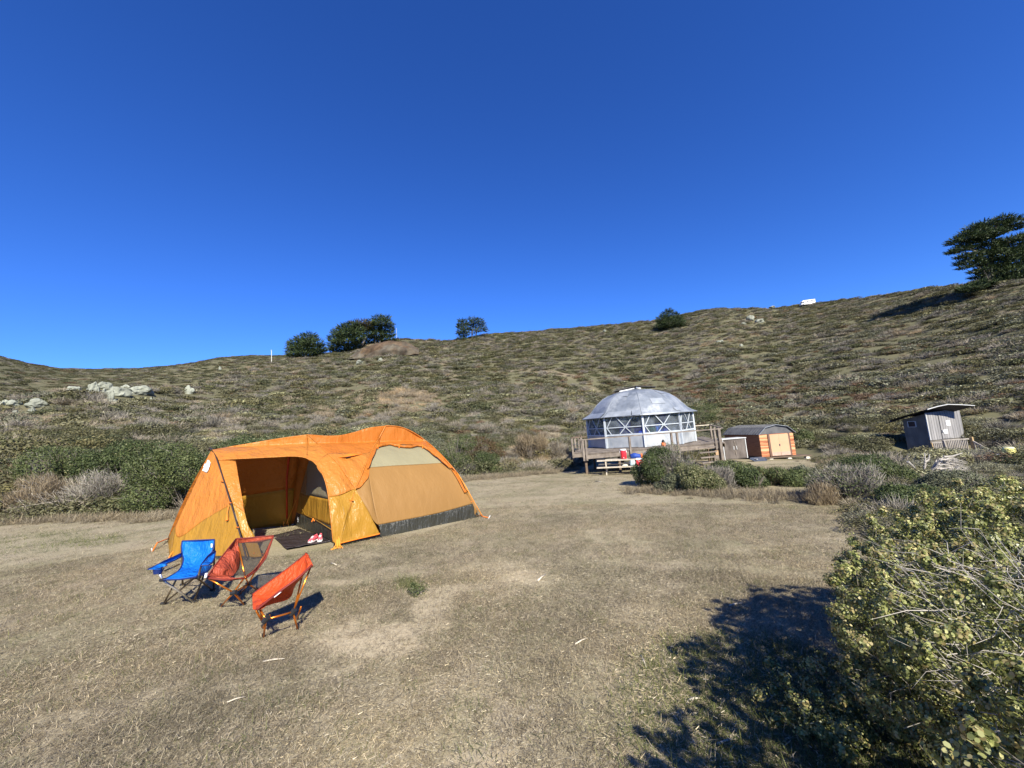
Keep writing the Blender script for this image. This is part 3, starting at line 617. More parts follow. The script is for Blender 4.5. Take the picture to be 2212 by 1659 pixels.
for args in [
    ('big dense dark green bush just left of the tent peak', 335, 1114, 270, 182, 'green', 19000, 1, .065, None, ('grey', 900)),
    ('dark green bush rising behind the left end of the tent', 455, 1078, 200, 172, 'dark', 12000, 2, .07, None, ('pale', 900)),
    ('leafless brown-grey twiggy bush left of the dark green bush', 165, 1114, 180, 105, 'grey', 9000, 3, .06, None, ('green', 700)),
    ('tan dead-looking bush at the left edge of the clearing', 30, 1112, 150, 90, 'tan', 7000, 4, .07, None, ('grey', 1500)),
    ('pale-flowered grey-green bush behind the tent entrance', 590, 1050, 190, 158, 'dark', 7000, 5, .07, None, ('pale', 2200)),
    ('dark green bush behind the dip in the tent roof', 740, 1040, 200, 142, 'green', 8000, 6, .07, None, ('grey', 900)),
    ('grey-green bush behind the tent dome', 880, 1034, 160, 132, 'sage', 6000, 16, .07, None, ('pale', 900)),
    ('bushy green shrub touching the tent\'s right shoulder', 975, 1034, 116, 118, 'green', 8000, 7, .06, None, ('grey', 1800)),
    ('rusty brown shrub behind the green one right of the tent', 1035, 1003, 110, 85, 'red', 5000, 8, .07, None, ('green', 1500)),
    ('dark green shrub between the rusty one and the dead reeds', 1045, 1025, 70, 55, 'dark', 4500, 9, .055),
    ('tiny round green shrub alone at the clearing edge right of the tent', 1072, 1028, 32, 26, 'green', 2000, 10, .05),
    ('low brown tussock just right of the tiny round green shrub', 1103, 1018, 55, 32, 'tan', 2500, 11, .06, None, ('dark', 700)),
    ('tall pale dead reeds between the tussock and the deck', 1150, 1001, 90, 85, 'tan', 5000, 12, .09),
    ('dry grey thicket beside the left end of the deck', 1205, 1003, 80, 55, 'grey', 5000, 13, .07, None, ('tan', 1500)),
    ('dark juniper-like bush overlapping the right end of the picnic table', 1436, 1052, 112, 112, 'dark', 11000, 14, .05, None, ('grey', 2600)),
    ('grey dead twiggy middle of the bush island in front of the deck', 1496, 1052, 150, 116, 'grey', 8000, 15, .055, None, ('green', 2500)),
    ('yellow-green rounded bush at the front of the bush island', 1530, 1068, 120, 84, 'pale', 9500, 17, .045, None, ('green', 6000)),
    ('dark green thicket rising behind the leafless twiggy bush', 205, 1078, 210, 150, 'dark', 12000, 46, .07, None, ('pale', 500)),
    ('green thicket behind the tan bush at the left edge', 60, 1072, 190, 120, 'green', 9000, 47, .07, None, ('grey', 3000)),
    ('grey twiggy bush between the yellow-green bush and the one below the cabinet', 1568, 1062, 80, 62, 'grey', 4500, 41, .05),
    ('small sage bush at the front left of the bush island', 1462, 1066, 76, 46, 'sage', 4500, 42, .045),
    ('dark low bush in front of the shed\'s left corner', 1648, 1058, 84, 50, 'dark', 5000, 43, .05),
    ('flat green bush right of the low green shrub before the shed', 1735, 1052, 96, 36, 'green', 4500, 44, .05),
    ('small green weed growing on the bare soil near the middle of the lawn', 900, 1290, 46, 13, 'green', 350, 45, .022, None, None, 4),
    ('green spreading bush below the grey cabinet', 1600, 1056, 130, 76, 'green', 8000, 18, .05, None, ('grey', 1500)),
    ('low green shrub in front of the cedar shed', 1690, 1052, 110, 44, 'green', 6000, 19, .05, None, ('tan', 900)),
    ('low sage shrub at the right end of the bush island', 1775, 1050, 110, 44, 'sage', 6000, 20, .05, None, ('grey', 900)),
    ('tan dry tussock at the lawn edge left of the big foreground bush', 1800, 1092, 90, 45, 'tan', 4000, 21, .045),
    ('grey tangled bush in front of the outhouse thicket', 1880, 1088, 150, 84, 'grey', 11000, 22, .05, None, ('green', 3000)),
    ('dark green bush hiding the foot of the outhouse', 1905, 1030, 150, 52, 'dark', 9000, 23, .05, None, ('pale', 900)),
    ('green bush in front of the outhouse deck, left of the bleached branches', 1975, 1052, 130, 50, 'green', 9000, 24, .05, None, ('grey', 1500)),
    ('sage bush behind the foreground bush, below the stair rail', 2120, 1068, 150, 44, 'sage', 8000, 25, .045, None, ('grey', 2500)),
    ('dark leafy bush just above the foreground bush', 2030, 1112, 170, 56, 'dark', 9000, 26, .045, None, ('green', 3000)),
    ('pale-topped green shrub just right of the cedar shed', 1745, 965, 60, 50, 'green', 4000, 27, .08, None, ('pale', 900)),
    ('broad green shrub right behind the dome roof edge', 1520, 925, 100, 55, 'green', 5000, 28, .09, None, ('pale', 700)),
]:
    a = list(args)
    if a[1] in (1745, 1520): a[9] = hit(a[1], a[2])
    bush(*a)
# bleached heap of dead branches
hb = gp(2035, 1032); hb.z = H(hb.x, hb.y); hp = empty('branch_heap', hb, 'bleached white tangle of dead branches lying below the outhouse deck', 'branches'); mb = MB(); rr = random.Random(3)
def hx(x, y, dy=0): return at((2840 + x / 4.561) * .66527, (1260 + y / 4.561) * .66527, hb.y + dy)
for i in range(46):
    y0 = rr.uniform(1060, 1290); p = hx(830 + rr.uniform(-10, 80), 1250 - rr.uniform(0, 60), rr.uniform(-.3, .3)); q = hx(900 + rr.uniform(0, 120), y0 - 20 + rr.uniform(-30, 30), rr.uniform(-.4, .4)); s_ = hx(rr.uniform(1150, 1420), y0 + rr.uniform(-10, 60), rr.uniform(-.5, .5)); m_ = (q + s_) / 2 + V((0, 0, rr.uniform(.0, .14)))
    mb.tube([p, q, m_, s_], [.018, .014, .010, .004], 5, False)
    for k in range(2):
        a = q.lerp(s_, rr.uniform(.2, .8)); mb.tube([a, a + V((rr.uniform(-.1, .3), rr.uniform(-.2, .2), rr.uniform(-.15, .15)))], [.007, .003], 4, False)
for (a, b, c) in [((860, 1290), (880, 1150), (1020, 1020)), ((1020, 1020), (1150, 1010), (1300, 960)), ((850, 1280), (800, 1200), (740, 1190)), ((740, 1230), (750, 1080), (740, 960)), ((745, 1100), (800, 1060), (810, 980)), ((490, 1090), (560, 1150), (630, 1220))]:
    mb.tube([hx(*a), hx(*b), hx(*c)], [.035, .026, .01], 6)
for k in range(8): a = hx(745, 1180 - k * 25); mb.tube([a, a + V((rr.uniform(.05, .25) * (1 if k % 2 else -.6), 0, rr.uniform(.0, .15)))], [.01, .004], 4, False)
mb.build('branches', bark_dead, hp)

# rocks
def rockmat(name, c1, c2, c3):
    t = NT(name); n1 = t.noise(1.2, detail=8, rough=.7); n2 = t.noise(.45, detail=4)
    t.col(t.mix(t.ramp(n2, [(.4, 0), (.65, .7)]), t.ramp(n1, [(.25, c1), (.45, c2), (.75, c3)]), c1)); t.set(.9); t.bump(n1, .6, .15); return t.m
M['lichen'] = rockmat('lichen_rock', (.11, .115, .09), (.27, .28, .22), (.41, .42, .34))
M['brownrock'] = rockmat('brown_rock', (.10, .075, .05), (.22, .16, .10), (.38, .28, .18))
def rock(px, py, w, h, seed, label, group=None, mat='lichen', pt=None):
    b = V(pt) if pt else hit(px, py); s = b.length / FPX * .8; rx = w * s / 2 * .74; rz = max(h * s * .9, rx * .40); import bmesh
    bm = bmesh.new(); bmesh.ops.create_icosphere(bm, subdivisions=4, radius=1)
    for v in bm.verts:
        d = v.co.copy(); k = 1 + .42 * mnoise.noise(d * 1.3 + V((seed * 3.1, 0, 0))) + .16 * mnoise.noise(d * 3 + V((0, seed * 2.3, 0)))
        k = k * (1 - .12 * abs(mnoise.noise(d * 2.2 + V((seed, 1, 4))))); v.co = V((d.x * k * rx, d.y * k * rx * .8, d.z * k * rz * .8))
    m = bpy.data.meshes.new('boulder'); bm.to_mesh(m); bm.free(); m.materials.append(M[mat]); o = link('boulder', m); o.location = b + V((0, 0, rz * .30)); o.rotation_euler = (0, 0, seed)
    tag(o, label, 'rock', group); return o
def Z5(x, y): return x * .2707, 698.6 + y * .2707
big = 'pale lichen-covered rocks on the spur at left'
for i, (x, y, w, h, lab) in enumerate(ROCKS1):
    px, py = Z5(x, y + h * .3); rock(px, py, w * .2707, h * .2707, i + 1, lab, big)
for i, (px, py, w, h, lab) in enumerate(ROCKS2):
    rock(px, py, w, h, i + 31, lab)
# brown outcrop below the tree clump
ob = hit(838, 768); ov = []; of = []; nu, nv = 56, 26
prof = table([(0, 768), (.1, 758), (.2, 749), (.35, 741), (.5, 735), (.62, 733), (.75, 735), (.88, 739), (1, 752)])
for j in range(nv):
    for i in range(nu):
        u = i / (nu - 1); v_ = j / (nv - 1); px = 755 + 150 * u; top = prof(u); bot = 772 - 10 * u; yy = bot + (top - bot) * math.sin(v_ * math.pi / 2)
        q = at(px, yy, ob.y + 7 * (1 - math.cos(v_ * math.pi / 2)) + 3.5 * (2 * u - 1) ** 2 - 1); n_ = mnoise.fractal(q * .3, 1, 2, 5) * 1.1; ov.append(q + V((n_ * .5, -n_, n_ * .4)) * (.35 + math.sin(math.pi * min(1, v_ * 1.3))))
for i in range(nu): # back side down to the ground
    u = i / (nu - 1); q = ov[(nv - 1) * nu + i]; ov.append(V((q.x, q.y + 7, q.z - 6)))
for j in range(nv):
    for i in range(nu - 1): a = j * nu + i; of.append((a, a + 1, a + nu + 1, a + nu))
t = NT('outcrop_rock'); n1 = t.noise(.35, detail=8, rough=.7); n2 = t.noise(.5, stretch=(1, 1, .12)); t.col(t.mix(t.ramp(t.noise(.14, detail=3), [(.45, 0), (.6, .85)]), t.ramp(n1, [(.32, (.03, .022, .014)), (.48, (.085, .055, .032)), (.7, (.19, .13, .075))]), t.ramp(n2, [(.35, (.05, .044, .035)), (.65, (.15, .135, .10))]))); t.set(.9); t.bump(n1, .8, .4)
om = bpy.data.meshes.new('rock_outcrop'); om.from_pydata([tuple(q - ob) for q in ov], [], of); om.update(); om.materials.append(t.m); om.polygons.foreach_set('use_smooth', np.ones(len(om.polygons), dtype=bool))
oo = link('rock_outcrop', om); oo.location = ob - V((0, 0, .35)); tag(oo, 'brown weathered rock outcrop below the clump of cypresses on the ridge', 'rock')

# poles on the skyline
M['pole'] = simple('pale_pole', (.62, .60, .56), .6)
for px, y0, y1, rr_, w_, lab in [(587, 786, 757, 150, .12, 'tall pale bare pole standing on the slope left of the trees'), (857, 733, 710, 128, .045, 'thin pale mast on the skyline beside the outcrop')]:
    d = ray(px, (y0 + y1) / 2); k = math.hypot(d.x, d.y); P0 = CAM + d * (rr_ / k); a = at(px, y0, P0.y); b = at(px - .6, y1, P0.y); t = empty('utility_pole', a, lab, 'pole')
    gz = min(H(a.x, a.y) - .3, a.z); MB().tube([V((a.x, a.y, gz)), b], [w_, w_ * .75], 8).build('post', M['pole'], t); MB().box(b + V((0, 0, .05)), w_ * 2.2, w_ * 2.2, .12).build('cap', M['pole'], t)

# camper on the skyline
M['white'] = simple('white_paint', (.80, .80, .78), .35, var=.03); M['glass_dark'] = simple('dark_glass', (.03, .035, .04), .15, spec=.5); M['tyre'] = simple('tyre', (.03, .03, .03), .8); M['chassis'] = simple('dark_trim', (.09, .09, .10), .6); M['rustrock'] = M['brownrock']
cb = hit(1745, 661); cb = CAM + (cb - CAM) * 1.0; Xc = V((1, -.15, 0)).normalized(); Yc = V((.15, 1, 0)).normalized(); cl_ = 28 / FPX * cb.y; zc = H(cb.x, cb.y) + .1
ct = empty('camper', (cb.x, cb.y, zc), 'white motorhome parked on the skyline at the right', 'camper'); c0 = V((cb.x, cb.y, zc)); k = cl_ / 6.6
def CP(x, y, z): return c0 + Xc * x * k + Yc * y * k + V((0, 0, z * k))
MB().prism([CP(-1.9, -1, .45), CP(3.3, -1, .45), CP(3.3, -1, 2.75), CP(-1.7, -1, 2.65), CP(-2.3, -1, 2.6), CP(-3.0, -1, 2.05), CP(-2.9, -1, 1.85), CP(-1.9, -1, 1.8)], Yc * 2.1 * k).build('body', M['white'], ct)
MB().prism([CP(-3.3, -.9, .4), CP(-1.9, -.9, .4), CP(-1.9, -.9, 1.8), CP(-2.5, -.9, 1.75), CP(-2.8, -.9, 1.15), CP(-3.3, -.9, 1.05)], Yc * 1.9 * k).build('cab', M['white'], ct)
MB().box(CP(-2.3, -.93, 1.4), .55 * k, .06 * k, .5 * k, Xc, Yc).build('window', M['glass_dark'], ct); MB().box(CP(1.6, -1.02, 1.9), 1.1 * k, .06 * k, .5 * k, Xc, Yc).build('window', M['glass_dark'], ct); MB().box(CP(-.2, -1.02, 1.9), .8 * k, .06 * k, .5 * k, Xc, Yc).build('window', M['glass_dark'], ct)
for x in (-2.6, 2.0): MB().lathe(CP(x, -1.02, .38), [(.38 * k, 0), (.38 * k, .25 * k)], 16, Xc, V((0, 0, 1)), Yc).build('wheel', M['tyre'], ct)
print('part3')

# ------------------------------------------------------------ the tent
def fabric(name, c, trans=.35, rough=.5, wr=.35, scale=3.0, ax=0.0, sheen=.3, alpha=None, translucent_tint=1.0):
    t = NT(name); n1 = t.noise(scale, detail=5, rough=.6, stretch=(1.0, 1.0, .35, 0, ax, .4)); n2 = t.noise(scale * 4.5, detail=3, stretch=(1, 1, .22, 0, ax, .3)); n3 = t.noise(.8, detail=2)
    c = t.mix(t.ramp(n3, [(.35, 0), (.65, 1)]), tuple(q * .93 for q in c), c)
    t.col(c); t.set(rough, spec=sheen); h = t.math('ADD', n1, t.math('MULTIPLY', n2, .16)); t.bump(h, wr, .2)
    tr = t.n('ShaderNodeBsdfTranslucent'); mx = t.n('ShaderNodeMixShader'); mx.inputs[0].default_value = trans; t.l(c, tr.inputs[0])
    t.l(t.b.outputs[0], mx.inputs[1]); t.l(tr.outputs[0], mx.inputs[2]); last = mx
    if alpha is not None:
        tp = t.n('ShaderNodeBsdfTransparent'); m2 = t.n('ShaderNodeMixShader'); m2.inputs[0].default_value = alpha; t.l(tp.outputs[0], m2.inputs[1]); t.l(mx.outputs[0], m2.inputs[2]); last = m2
    t.l(last.outputs[0], t.out.inputs[0]); return t.m
F_OR = fabric('orange_fly', (.56, .18, .026), .25, .42, .5); F_OR2 = fabric('bright_orange_fly', (.58, .22, .04), .25, .38, .6)
F_GD = fabric('gold_fly', (.45, .235, .03), .25, .36, .6, 2.2); F_TAN = fabric('tan_wall', (.35, .19, .06), .25, .6, .2, 2)
F_SAND = fabric('sand_window_flap', (.32, .285, .17), .2, .6, .15, 3); F_FLOOR = fabric('dark_floor_fabric', (.040, .040, .032), .02, .35, .6, 6, sheen=.4)
F_MESH = fabric('grey_mesh', (.42, .37, .24), .5, .7, .1, 3); F_STRAP = simple('orange_webbing', (.80, .20, .02), .6); F_CORD = simple('yellow_cord', (.72, .27, .03), .6)
F_POLE = simple('dark_tent_pole', (.06, .045, .045), .3, .3); F_SHEET = fabric('ground_sheet_fabric', (.042, .034, .036), 0, .38, .9, 5, sheen=.45); F_RED = simple('red_strap', (.45, .045, .015), .6)
def Zt(x, y): return 299.4 + x * .3609, 884.9 + y * .3609
P1 = gp(*Zt(662, 903)); P2 = gp(*Zt(187, 887)); P3_ = gp(*Zt(173, 782)); TA = gp(*Zt(1185, 822)); TB = gp(*Zt(2042, 642)); TD = gp(*Zt(915, 690)); T4 = V((-6.75, 9.55, 0)); T4.z = plane(T4.x, T4.y)
TC = TB + (TD - TA); TC.z = plane(TC.x, TC.y)
VD = V((-.657, .755, 0)).normalized(); HT = 1.93; WH = 1.62
def inset(h):
    q = max(0., min(1., h / HT)); return WH * (1 - max(0, 1 - q ** 1.9) ** .62)
def nrm_line(a, b): d = V((b.x - a.x, b.y - a.y, 0)).normalized(); n = V((-d.y, d.x, 0)); return n if n.y > 0 else -n
nV = nrm_line(P1, TA); nB = nrm_line(TA, TB)
azA = math.atan2(TA.x, TA.y)
def near(px, py, off=0.0):
    """point of the tent's near side seen at this pixel"""
    d = ray(px, py); az = math.atan2(d.x, d.y); w = smooth((az - azA + rad(2.5)) / rad(5))
    n = (nV * (1 - w) + nB * w).normalized()
    def g(t_):
        P = CAM + d * t_; h = P.z - plane(P.x, P.y); return (P - TA).dot(n) - inset(h) + off
    t0 = 3.0; v0 = g(t0)
    while t0 < 14:
        t1 = t0 + .02; v1 = g(t1)
        if v1 >= 0: t_ = t0 + .02 * (-v0) / (v1 - v0 + 1e-9); return CAM + d * t_
        t0, v0 = t1, v1
    return CAM + d * 9
APX = at(*Zt(440, 240), 7.65)
def plane_pt(px, py, a, b, c):
    n = (b - a).cross(c - a); d = ray(px, py); return CAM + d * ((a - CAM).dot(n) / d.dot(n))
GN_ = (P2 - P1).cross(APX - P1).normalized()
if GN_.y > 0: GN_ = -GN_
def gable(px, py, off=0): return plane_pt(px, py, P1, P2, APX) + GN_ * off
def gable2(px, py, off=0): return plane_pt(px, py, P2, P3_, APX)
def poly_at(pts, n):
    """resample a smooth curve through 2-D pixel points"""
    P = [V((p[0], p[1])) for p in pts]; out = []
    d = [0]
    for i in range(1, len(P)): d.append(d[-1] + (P[i] - P[i - 1]).length)
    for k in range(n):
        s = d[-1] * k / (n - 1); i = min(max(bisect_right(d, s) - 1, 0), len(P) - 2); t = (s - d[i]) / (d[i + 1] - d[i] + 1e-9)
        p0 = P[max(i - 1, 0)]; p1 = P[i]; p2 = P[i + 1]; p3 = P[min(i + 2, len(P) - 1)]
        out.append(.5 * ((2 * p1) + (p2 - p0) * t + (2 * p0 - 5 * p1 + 4 * p2 - p3) * t * t + (3 * p1 - p0 - 3 * p2 + p3) * t ** 3))
    return out
def coons(top, bot, left, right, nu, nv):
    T, B, L, R_ = poly_at(top, nu), poly_at(bot, nu), poly_at(left, nv), poly_at(right, nv); g = []
    for j in range(nv):
        v = j / (nv - 1)
        for i in range(nu):
            u = i / (nu - 1)
            g.append(T[i] * (1 - v) + B[i] * v + L[j] * (1 - u) + R_[j] * u - (T[0] * (1 - u) * (1 - v) + T[-1] * u * (1 - v) + B[0] * (1 - u) * v + B[-1] * u * v))
    return g
tent_base = V(((P1.x + TB.x) / 2, (P1.y + TB.y) / 2 + 1.2, 0)); tent_base.z = plane(tent_base.x, tent_base.y)
tent = empty('tent', tent_base, 'large orange and gold family tent with a dark floor, its porch door rolled open', 'tent')
def sheet(name, grid, nu, nv, mat, parent, wr=.012, base=None, thick=0.004, seed=0):
    base = base if base is not None else tent_base; vs_ = []
    for j in range(nv):
        for i in range(nu):
            p = grid[j * nu + i]; k = 1.45 * wr * (mnoise.noise(V((p.x * 2.2, p.y * 2.2, p.z * .9 + seed))) + .5 * mnoise.noise(V((p.x * 6, p.y * 6, p.z * 2.1 + seed))))
            e = min(i, j, nu - 1 - i, nv - 1 - j); k *= min(1, e / 3); vs_.append((p.x + k * .5 - base.x, p.y - k - base.y, p.z + k * .4 - base.z))
    fs = [(j * nu + i, j * nu + i + 1, (j + 1) * nu + i + 1, (j + 1) * nu + i) for j in range(nv - 1) for i in range(nu - 1)]
    m = bpy.data.meshes.new(name); m.from_pydata(vs_, [], fs); m.update(); m.materials.append(mat); m.polygons.foreach_set('use_smooth', np.ones(len(fs), dtype=bool)); o = link(name, m, parent)
    if thick: s_ = o.modifiers.new('solid', 'SOLIDIFY'); s_.thickness = thick; s_.offset = 0
    return o
def zpatch(name, top, bot, left, right, lift, mat, parent=None, nu=28, nv=22, wr=.012, off=0, seed=0, thick=.004):
    g = [lift(*Zt(p.x, p.y), off) for p in coons(top, bot, left, right, nu, nv)]; return sheet(name, g, nu, nv, mat, parent or tent, wr, thick=thick, seed=seed)
# ridge silhouette, from the hoop top to the near right foot
SIL = [(440, 240), (560, 218), (700, 195), (860, 168), (1010, 148), (1130, 156), (1210, 152), (1290, 134), (1380, 108), (1480, 96), (1560, 102), (1640, 132), (1730, 195), (1810, 268), (1880, 345), (1935, 430), (1985, 520), (2030, 610), (2042, 642)]
ridge2d = SIL
def sub(pts, a, b, n=12): q = poly_at(pts, 200); q = [p for p in q if a <= p.x <= b]; s = max(1, len(q) // n); r = [(p.x, p.y) for p in q[::s]]; return r
# porch roof: from the ridge down to the door arch
arch = [(478, 300), (640, 292), (800, 284), (930, 279), (1000, 288), (1050, 315), (1090, 365), (1118, 430), (1135, 510), (1150, 640), (1165, 790)]
roof_parts = [
    ('roof_panel', [(440, 240), (560, 218), (700, 195), (860, 168), (1010, 148)], [(478, 300), (640, 292), (800, 284), (930, 279), (1010, 291)], [(440, 240), (462, 272), (478, 300)], [(1010, 148), (1015, 220), (1010, 291)], F_OR2),
    ('side_panel', [(1010, 148), (1070, 200), (1130, 262)], [(1040, 307), (1052, 316), (1065, 330)], [(1010, 148), (1015, 220), (1010, 291), (1040, 307)], [(1130, 262), (1100, 300), (1065, 330)], F_OR2),
    ('side_panel', [(1130, 262), (1200, 330), (1290, 475)], [(1140, 522), (1210, 510), (1290, 475)], [(1130, 262), (1065, 330), (1110, 410), (1140, 522)], [(1290, 475), (1290, 474), (1290, 475)], F_OR2),
    ('roof_panel', [(1010, 148), (1070, 152), (1130, 156), (1210, 152), (1290, 134), (1380, 108), (1478, 96)], [(1130, 262), (1190, 262), (1260, 258), (1330, 262), (1385, 255)], [(1010, 148), (1070, 200), (1130, 262)], [(1478, 96), (1430, 180), (1385, 255)], F_OR),
    ('side_panel', [(1130, 262), (1190, 262), (1260, 258), (1330, 262), (1385, 255)], [(1290, 475), (1300, 474), (1310, 472)], [(1130, 262), (1200, 330), (1290, 475)], [(1385, 255), (1350, 360), (1310, 472)], F_OR2),
    ('roof_panel', [(1478, 96), (1560, 102), (1640, 132), (1730, 195), (1800, 258)], [(1440, 214), (1520, 206), (1600, 208), (1680, 212), (1720, 228)], [(1478, 96), (1450, 150), (1440, 214)], [(1800, 258), (1760, 240), (1720, 228)], F_OR),
    ('side_panel', [(1478, 96), (1455, 150), (1440, 214)], [(1310, 472), (1330, 462), (1360, 425)], [(1478, 96), (1385, 255), (1350, 360), (1310, 472)], [(1440, 214), (1408, 240), (1385, 330), (1378, 400), (1360, 425)], F_OR),
    ('side_panel', [(1720, 228), (1762, 240), (1800, 258)], [(1868, 352), (1885, 350), (1905, 380)], [(1720, 228), (1780, 265), (1830, 312), (1868, 352)], [(1800, 258), (1850, 310), (1905, 380)], F_OR),
]
for i, (n_, a, b, c, d, mt) in enumerate(roof_parts): zpatch(n_, a, b, c, d, near, mt, wr=.02, seed=i * 7, off=.02)
# narrow orange edging down the right corner pole
zpatch('edge_strip', [(1868, 352), (1905, 380)], [(1952, 500), (1966, 492)], [(1868, 352), (1905, 410), (1952, 500)], [(1905, 380), (1935, 430), (1966, 492)], near, F_OR, nu=5, nv=14, off=.015)
# gold corner flap by the porch door
zpatch('corner_flap', [(1140, 522), (1210, 512), (1292, 475)], [(1166, 792), (1178, 800), (1205, 803)], [(1140, 522), (1152, 640), (1166, 792)], [(1292, 475), (1262, 590), (1205, 803)], near, F_GD, wr=.022, off=.05, seed=3)
zpatch('corner_flap', [(1292, 475), (1296, 478), (1302, 482)], [(1205, 803), (1320, 772), (1443, 742)], [(1292, 475), (1262, 590), (1205, 803)], [(1302, 482), (1370, 600), (1443, 742)], near, F_GD, wr=.035, off=.05, seed=9)
zpatch('flap_hem', [(1190, 800), (1320, 768), (1443, 738)], [(1192, 806), (1320, 775), (1445, 746)], [(1190, 800), (1192, 806)], [(1443, 738), (1445, 746)], near, F_STRAP, nu=16, nv=3, off=.06, wr=.004)
# body side wall
zpatch('wall_panel', [(1380, 346), (1530, 335), (1680, 327), (1835, 318)], [(1436, 690), (1620, 655), (1800, 618), (2002, 562)], [(1380, 346), (1378, 400), (1405, 560), (1436, 690)], [(1835, 318), (1890, 382), (1950, 480), (2002, 562)], near, F_TAN, nu=40, nv=26, wr=.01, off=-.03)
zpatch('wall_panel', [(1302, 482), (1330, 462), (1378, 400)], [(1400, 655), (1420, 680), (1436, 690)], [(1302, 482), (1350, 570), (1400, 655)], [(1378, 400), (1405, 560), (1436, 690)], near, F_TAN, nu=12, nv=20, wr=.02, off=-.02, seed=4)
zpatch('window_flap', [(1432, 214), (1520, 206), (1610, 210), (1720, 226)], [(1380, 346), (1530, 335), (1680, 327), (1835, 318)], [(1432, 214), (1408, 270), (1380, 346)], [(1720, 226), (1780, 262), (1835, 318)], near, F_SAND, nu=28, nv=12, wr=.012, off=-.03)
# rolled fly above the window
mb = MB(); rp = [(1372, 352), (1392, 300), (1412, 250), (1432, 222), (1500, 206), (1560, 217), (1620, 222), (1680, 214), (1715, 226), (1790, 282), (1868, 350)]
rq = poly_at(rp, 46); mb.tube([near(*Zt(p.x, p.y), .07) + V((0, 0, .006 * math.sin(i * 1.7))) for i, p in enumerate(rq)], [.012 + .022 * math.sin(math.pi * i / 45) ** .5 + .006 * math.sin(i * 1.1) for i in range(46)], 8); mb.build('rolled_flap', F_OR, tent, True)
for x, y in ((1432, 222), (1560, 217), (1700, 220)): q = near(*Zt(x, y), .1); MB().box(q, .02, .02, .10).build('tie', F_STRAP, tent)
# dark floor band
zpatch('floor_band', [(1436, 690), (1620, 655), (1800, 618), (2002, 562)], [(1462, 772), (1650, 730), (1850, 690), (2040, 645)], [(1436, 690), (1448, 735), (1462, 772)], [(2002, 562), (2025, 610), (2040, 645)], near, F_FLOOR, nu=40, nv=10, wr=.02, off=-.02)
zpatch('floor_band', [(1200, 800), (1320, 770), (1448, 738)], [(1200, 815), (1330, 795), (1462, 772)], [(1200, 800), (1200, 815)], [(1448, 738), (1455, 755), (1462, 772)], near, F_FLOOR, nu=20, nv=4, wr=.008, off=-.02)
mb = MB(); mb.tube([near(*Zt(1445, 735), .05), near(*Zt(1455, 765), .06), near(*Zt(1462, 776), .07)], .014, 6); mb.build('floor_corner_strap', F_FLOOR, tent)
# vent with its dark prop
vp = [near(*Zt(x, y), o) for x, y, o in ((1190, 287, .01), (1265, 259, .0), (1358, 262, .01), (1295, 274, .10), (1240, 283, .10))]
MB().add(vp, [(0, 1, 2, 3, 4)]).build('vent_hood', F_STRAP, tent, solid=.004); MB().tube([near(*Zt(1242, 285), .09), near(*Zt(1268, 281), .09)], .012, 6).build('vent_prop', F_POLE, tent)
# pole sleeves on the body
def tubeZ(name, pts, r, mat, off=.03, lift=near, n=24, par=None):
    return MB().tube([lift(*Zt(p.x, p.y), off) for p in poly_at(pts, n)], r, 6).build(name, mat, par or tent, True)
tubeZ('pole_sleeve', [(1186, 815), (1215, 720), (1262, 590), (1295, 478), (1330, 400), (1390, 250), (1440, 170), (1478, 97)], .018, F_OR2)
tubeZ('pole_sleeve', [(1010, 148), (1070, 200), (1130, 262), (1200, 330), (1296, 470)], .012, F_OR2)
tubeZ('pole_sleeve', [(1478, 97), (1560, 103), (1640, 134), (1730, 196), (1810, 270), (1880, 347), (1905, 380)], .016, F_OR)
TIP = at(*Zt(1905, 375), near(*Zt(1905, 380)).y)
MB().tube([TIP, at(*Zt(1955, 455), TIP.y - .2), at(*Zt(2005, 548), TB.y + .05), gp(*Zt(2058, 642)) + V((0, 0, .02))], .011, 6).build('corner_pole', F_CORD, tent, True)
for (a, b) in (((1945, 478), (1965, 468)), ((1990, 552), (2008, 546))): MB().tube([near(*Zt(*a)), at(*Zt(*b), TB.y + .1)], .01, 5).build('clip', F_STRAP, tent)
MB().tube([gp(*Zt(2042, 636)) + V((0, 0, .03)), gp(*Zt(2065, 648)) + V((0, 0, .03)), gp(*Zt(2098, 650)) + V((0, 0, .01))], .012, 5).build('peg_loop', F_STRAP, tent)
MB().tube([gp(*Zt(2094, 652)), gp(*Zt(2104, 645)) + V((0, 0, .04))], .012, 5).build('peg', simple('pale_peg', (.6, .6, .58), .4), tent)
# front gable: orange above, gold below, and the tied back door edge
zpatch('front_panel', [(440, 240), (441, 240), (443, 240)], [(218, 700), (245, 765), (400, 655), (556, 568)], [(440, 240), (425, 262), (330, 460), (218, 700)], [(443, 240), (500, 370), (556, 568)], gable, F_OR2, nu=30, nv=34, wr=.02, seed=2)
zpatch('lower_front_panel', [(218, 700), (245, 765), (400, 655), (556, 568)], [(187, 887), (350, 880), (480, 876), (575, 876), (655, 880)], [(218, 700), (205, 800), (187, 887)], [(556, 568), (605, 720), (655, 880)], gable, F_GD, nu=30, nv=20, wr=.012, seed=5)
zpatch('back_panel', [(218, 700), (214, 702)], [(187, 887), (180, 840)], [(218, 700), (205, 800), (187, 887)], [(214, 702), (190, 745), (174, 780), (180, 840)], gable2, F_GD, nu=4, nv=12, wr=.01)
zpatch('hem', [(300, 876), (480, 876), (655, 880)], [(300, 890), (480, 905), (660, 905)], [(300, 876), (300, 890)], [(655, 880), (660, 905)], gable, F_FLOOR, nu=14, nv=3, wr=.004)
LF = lambda px, py, off=0: near(px, py, off)
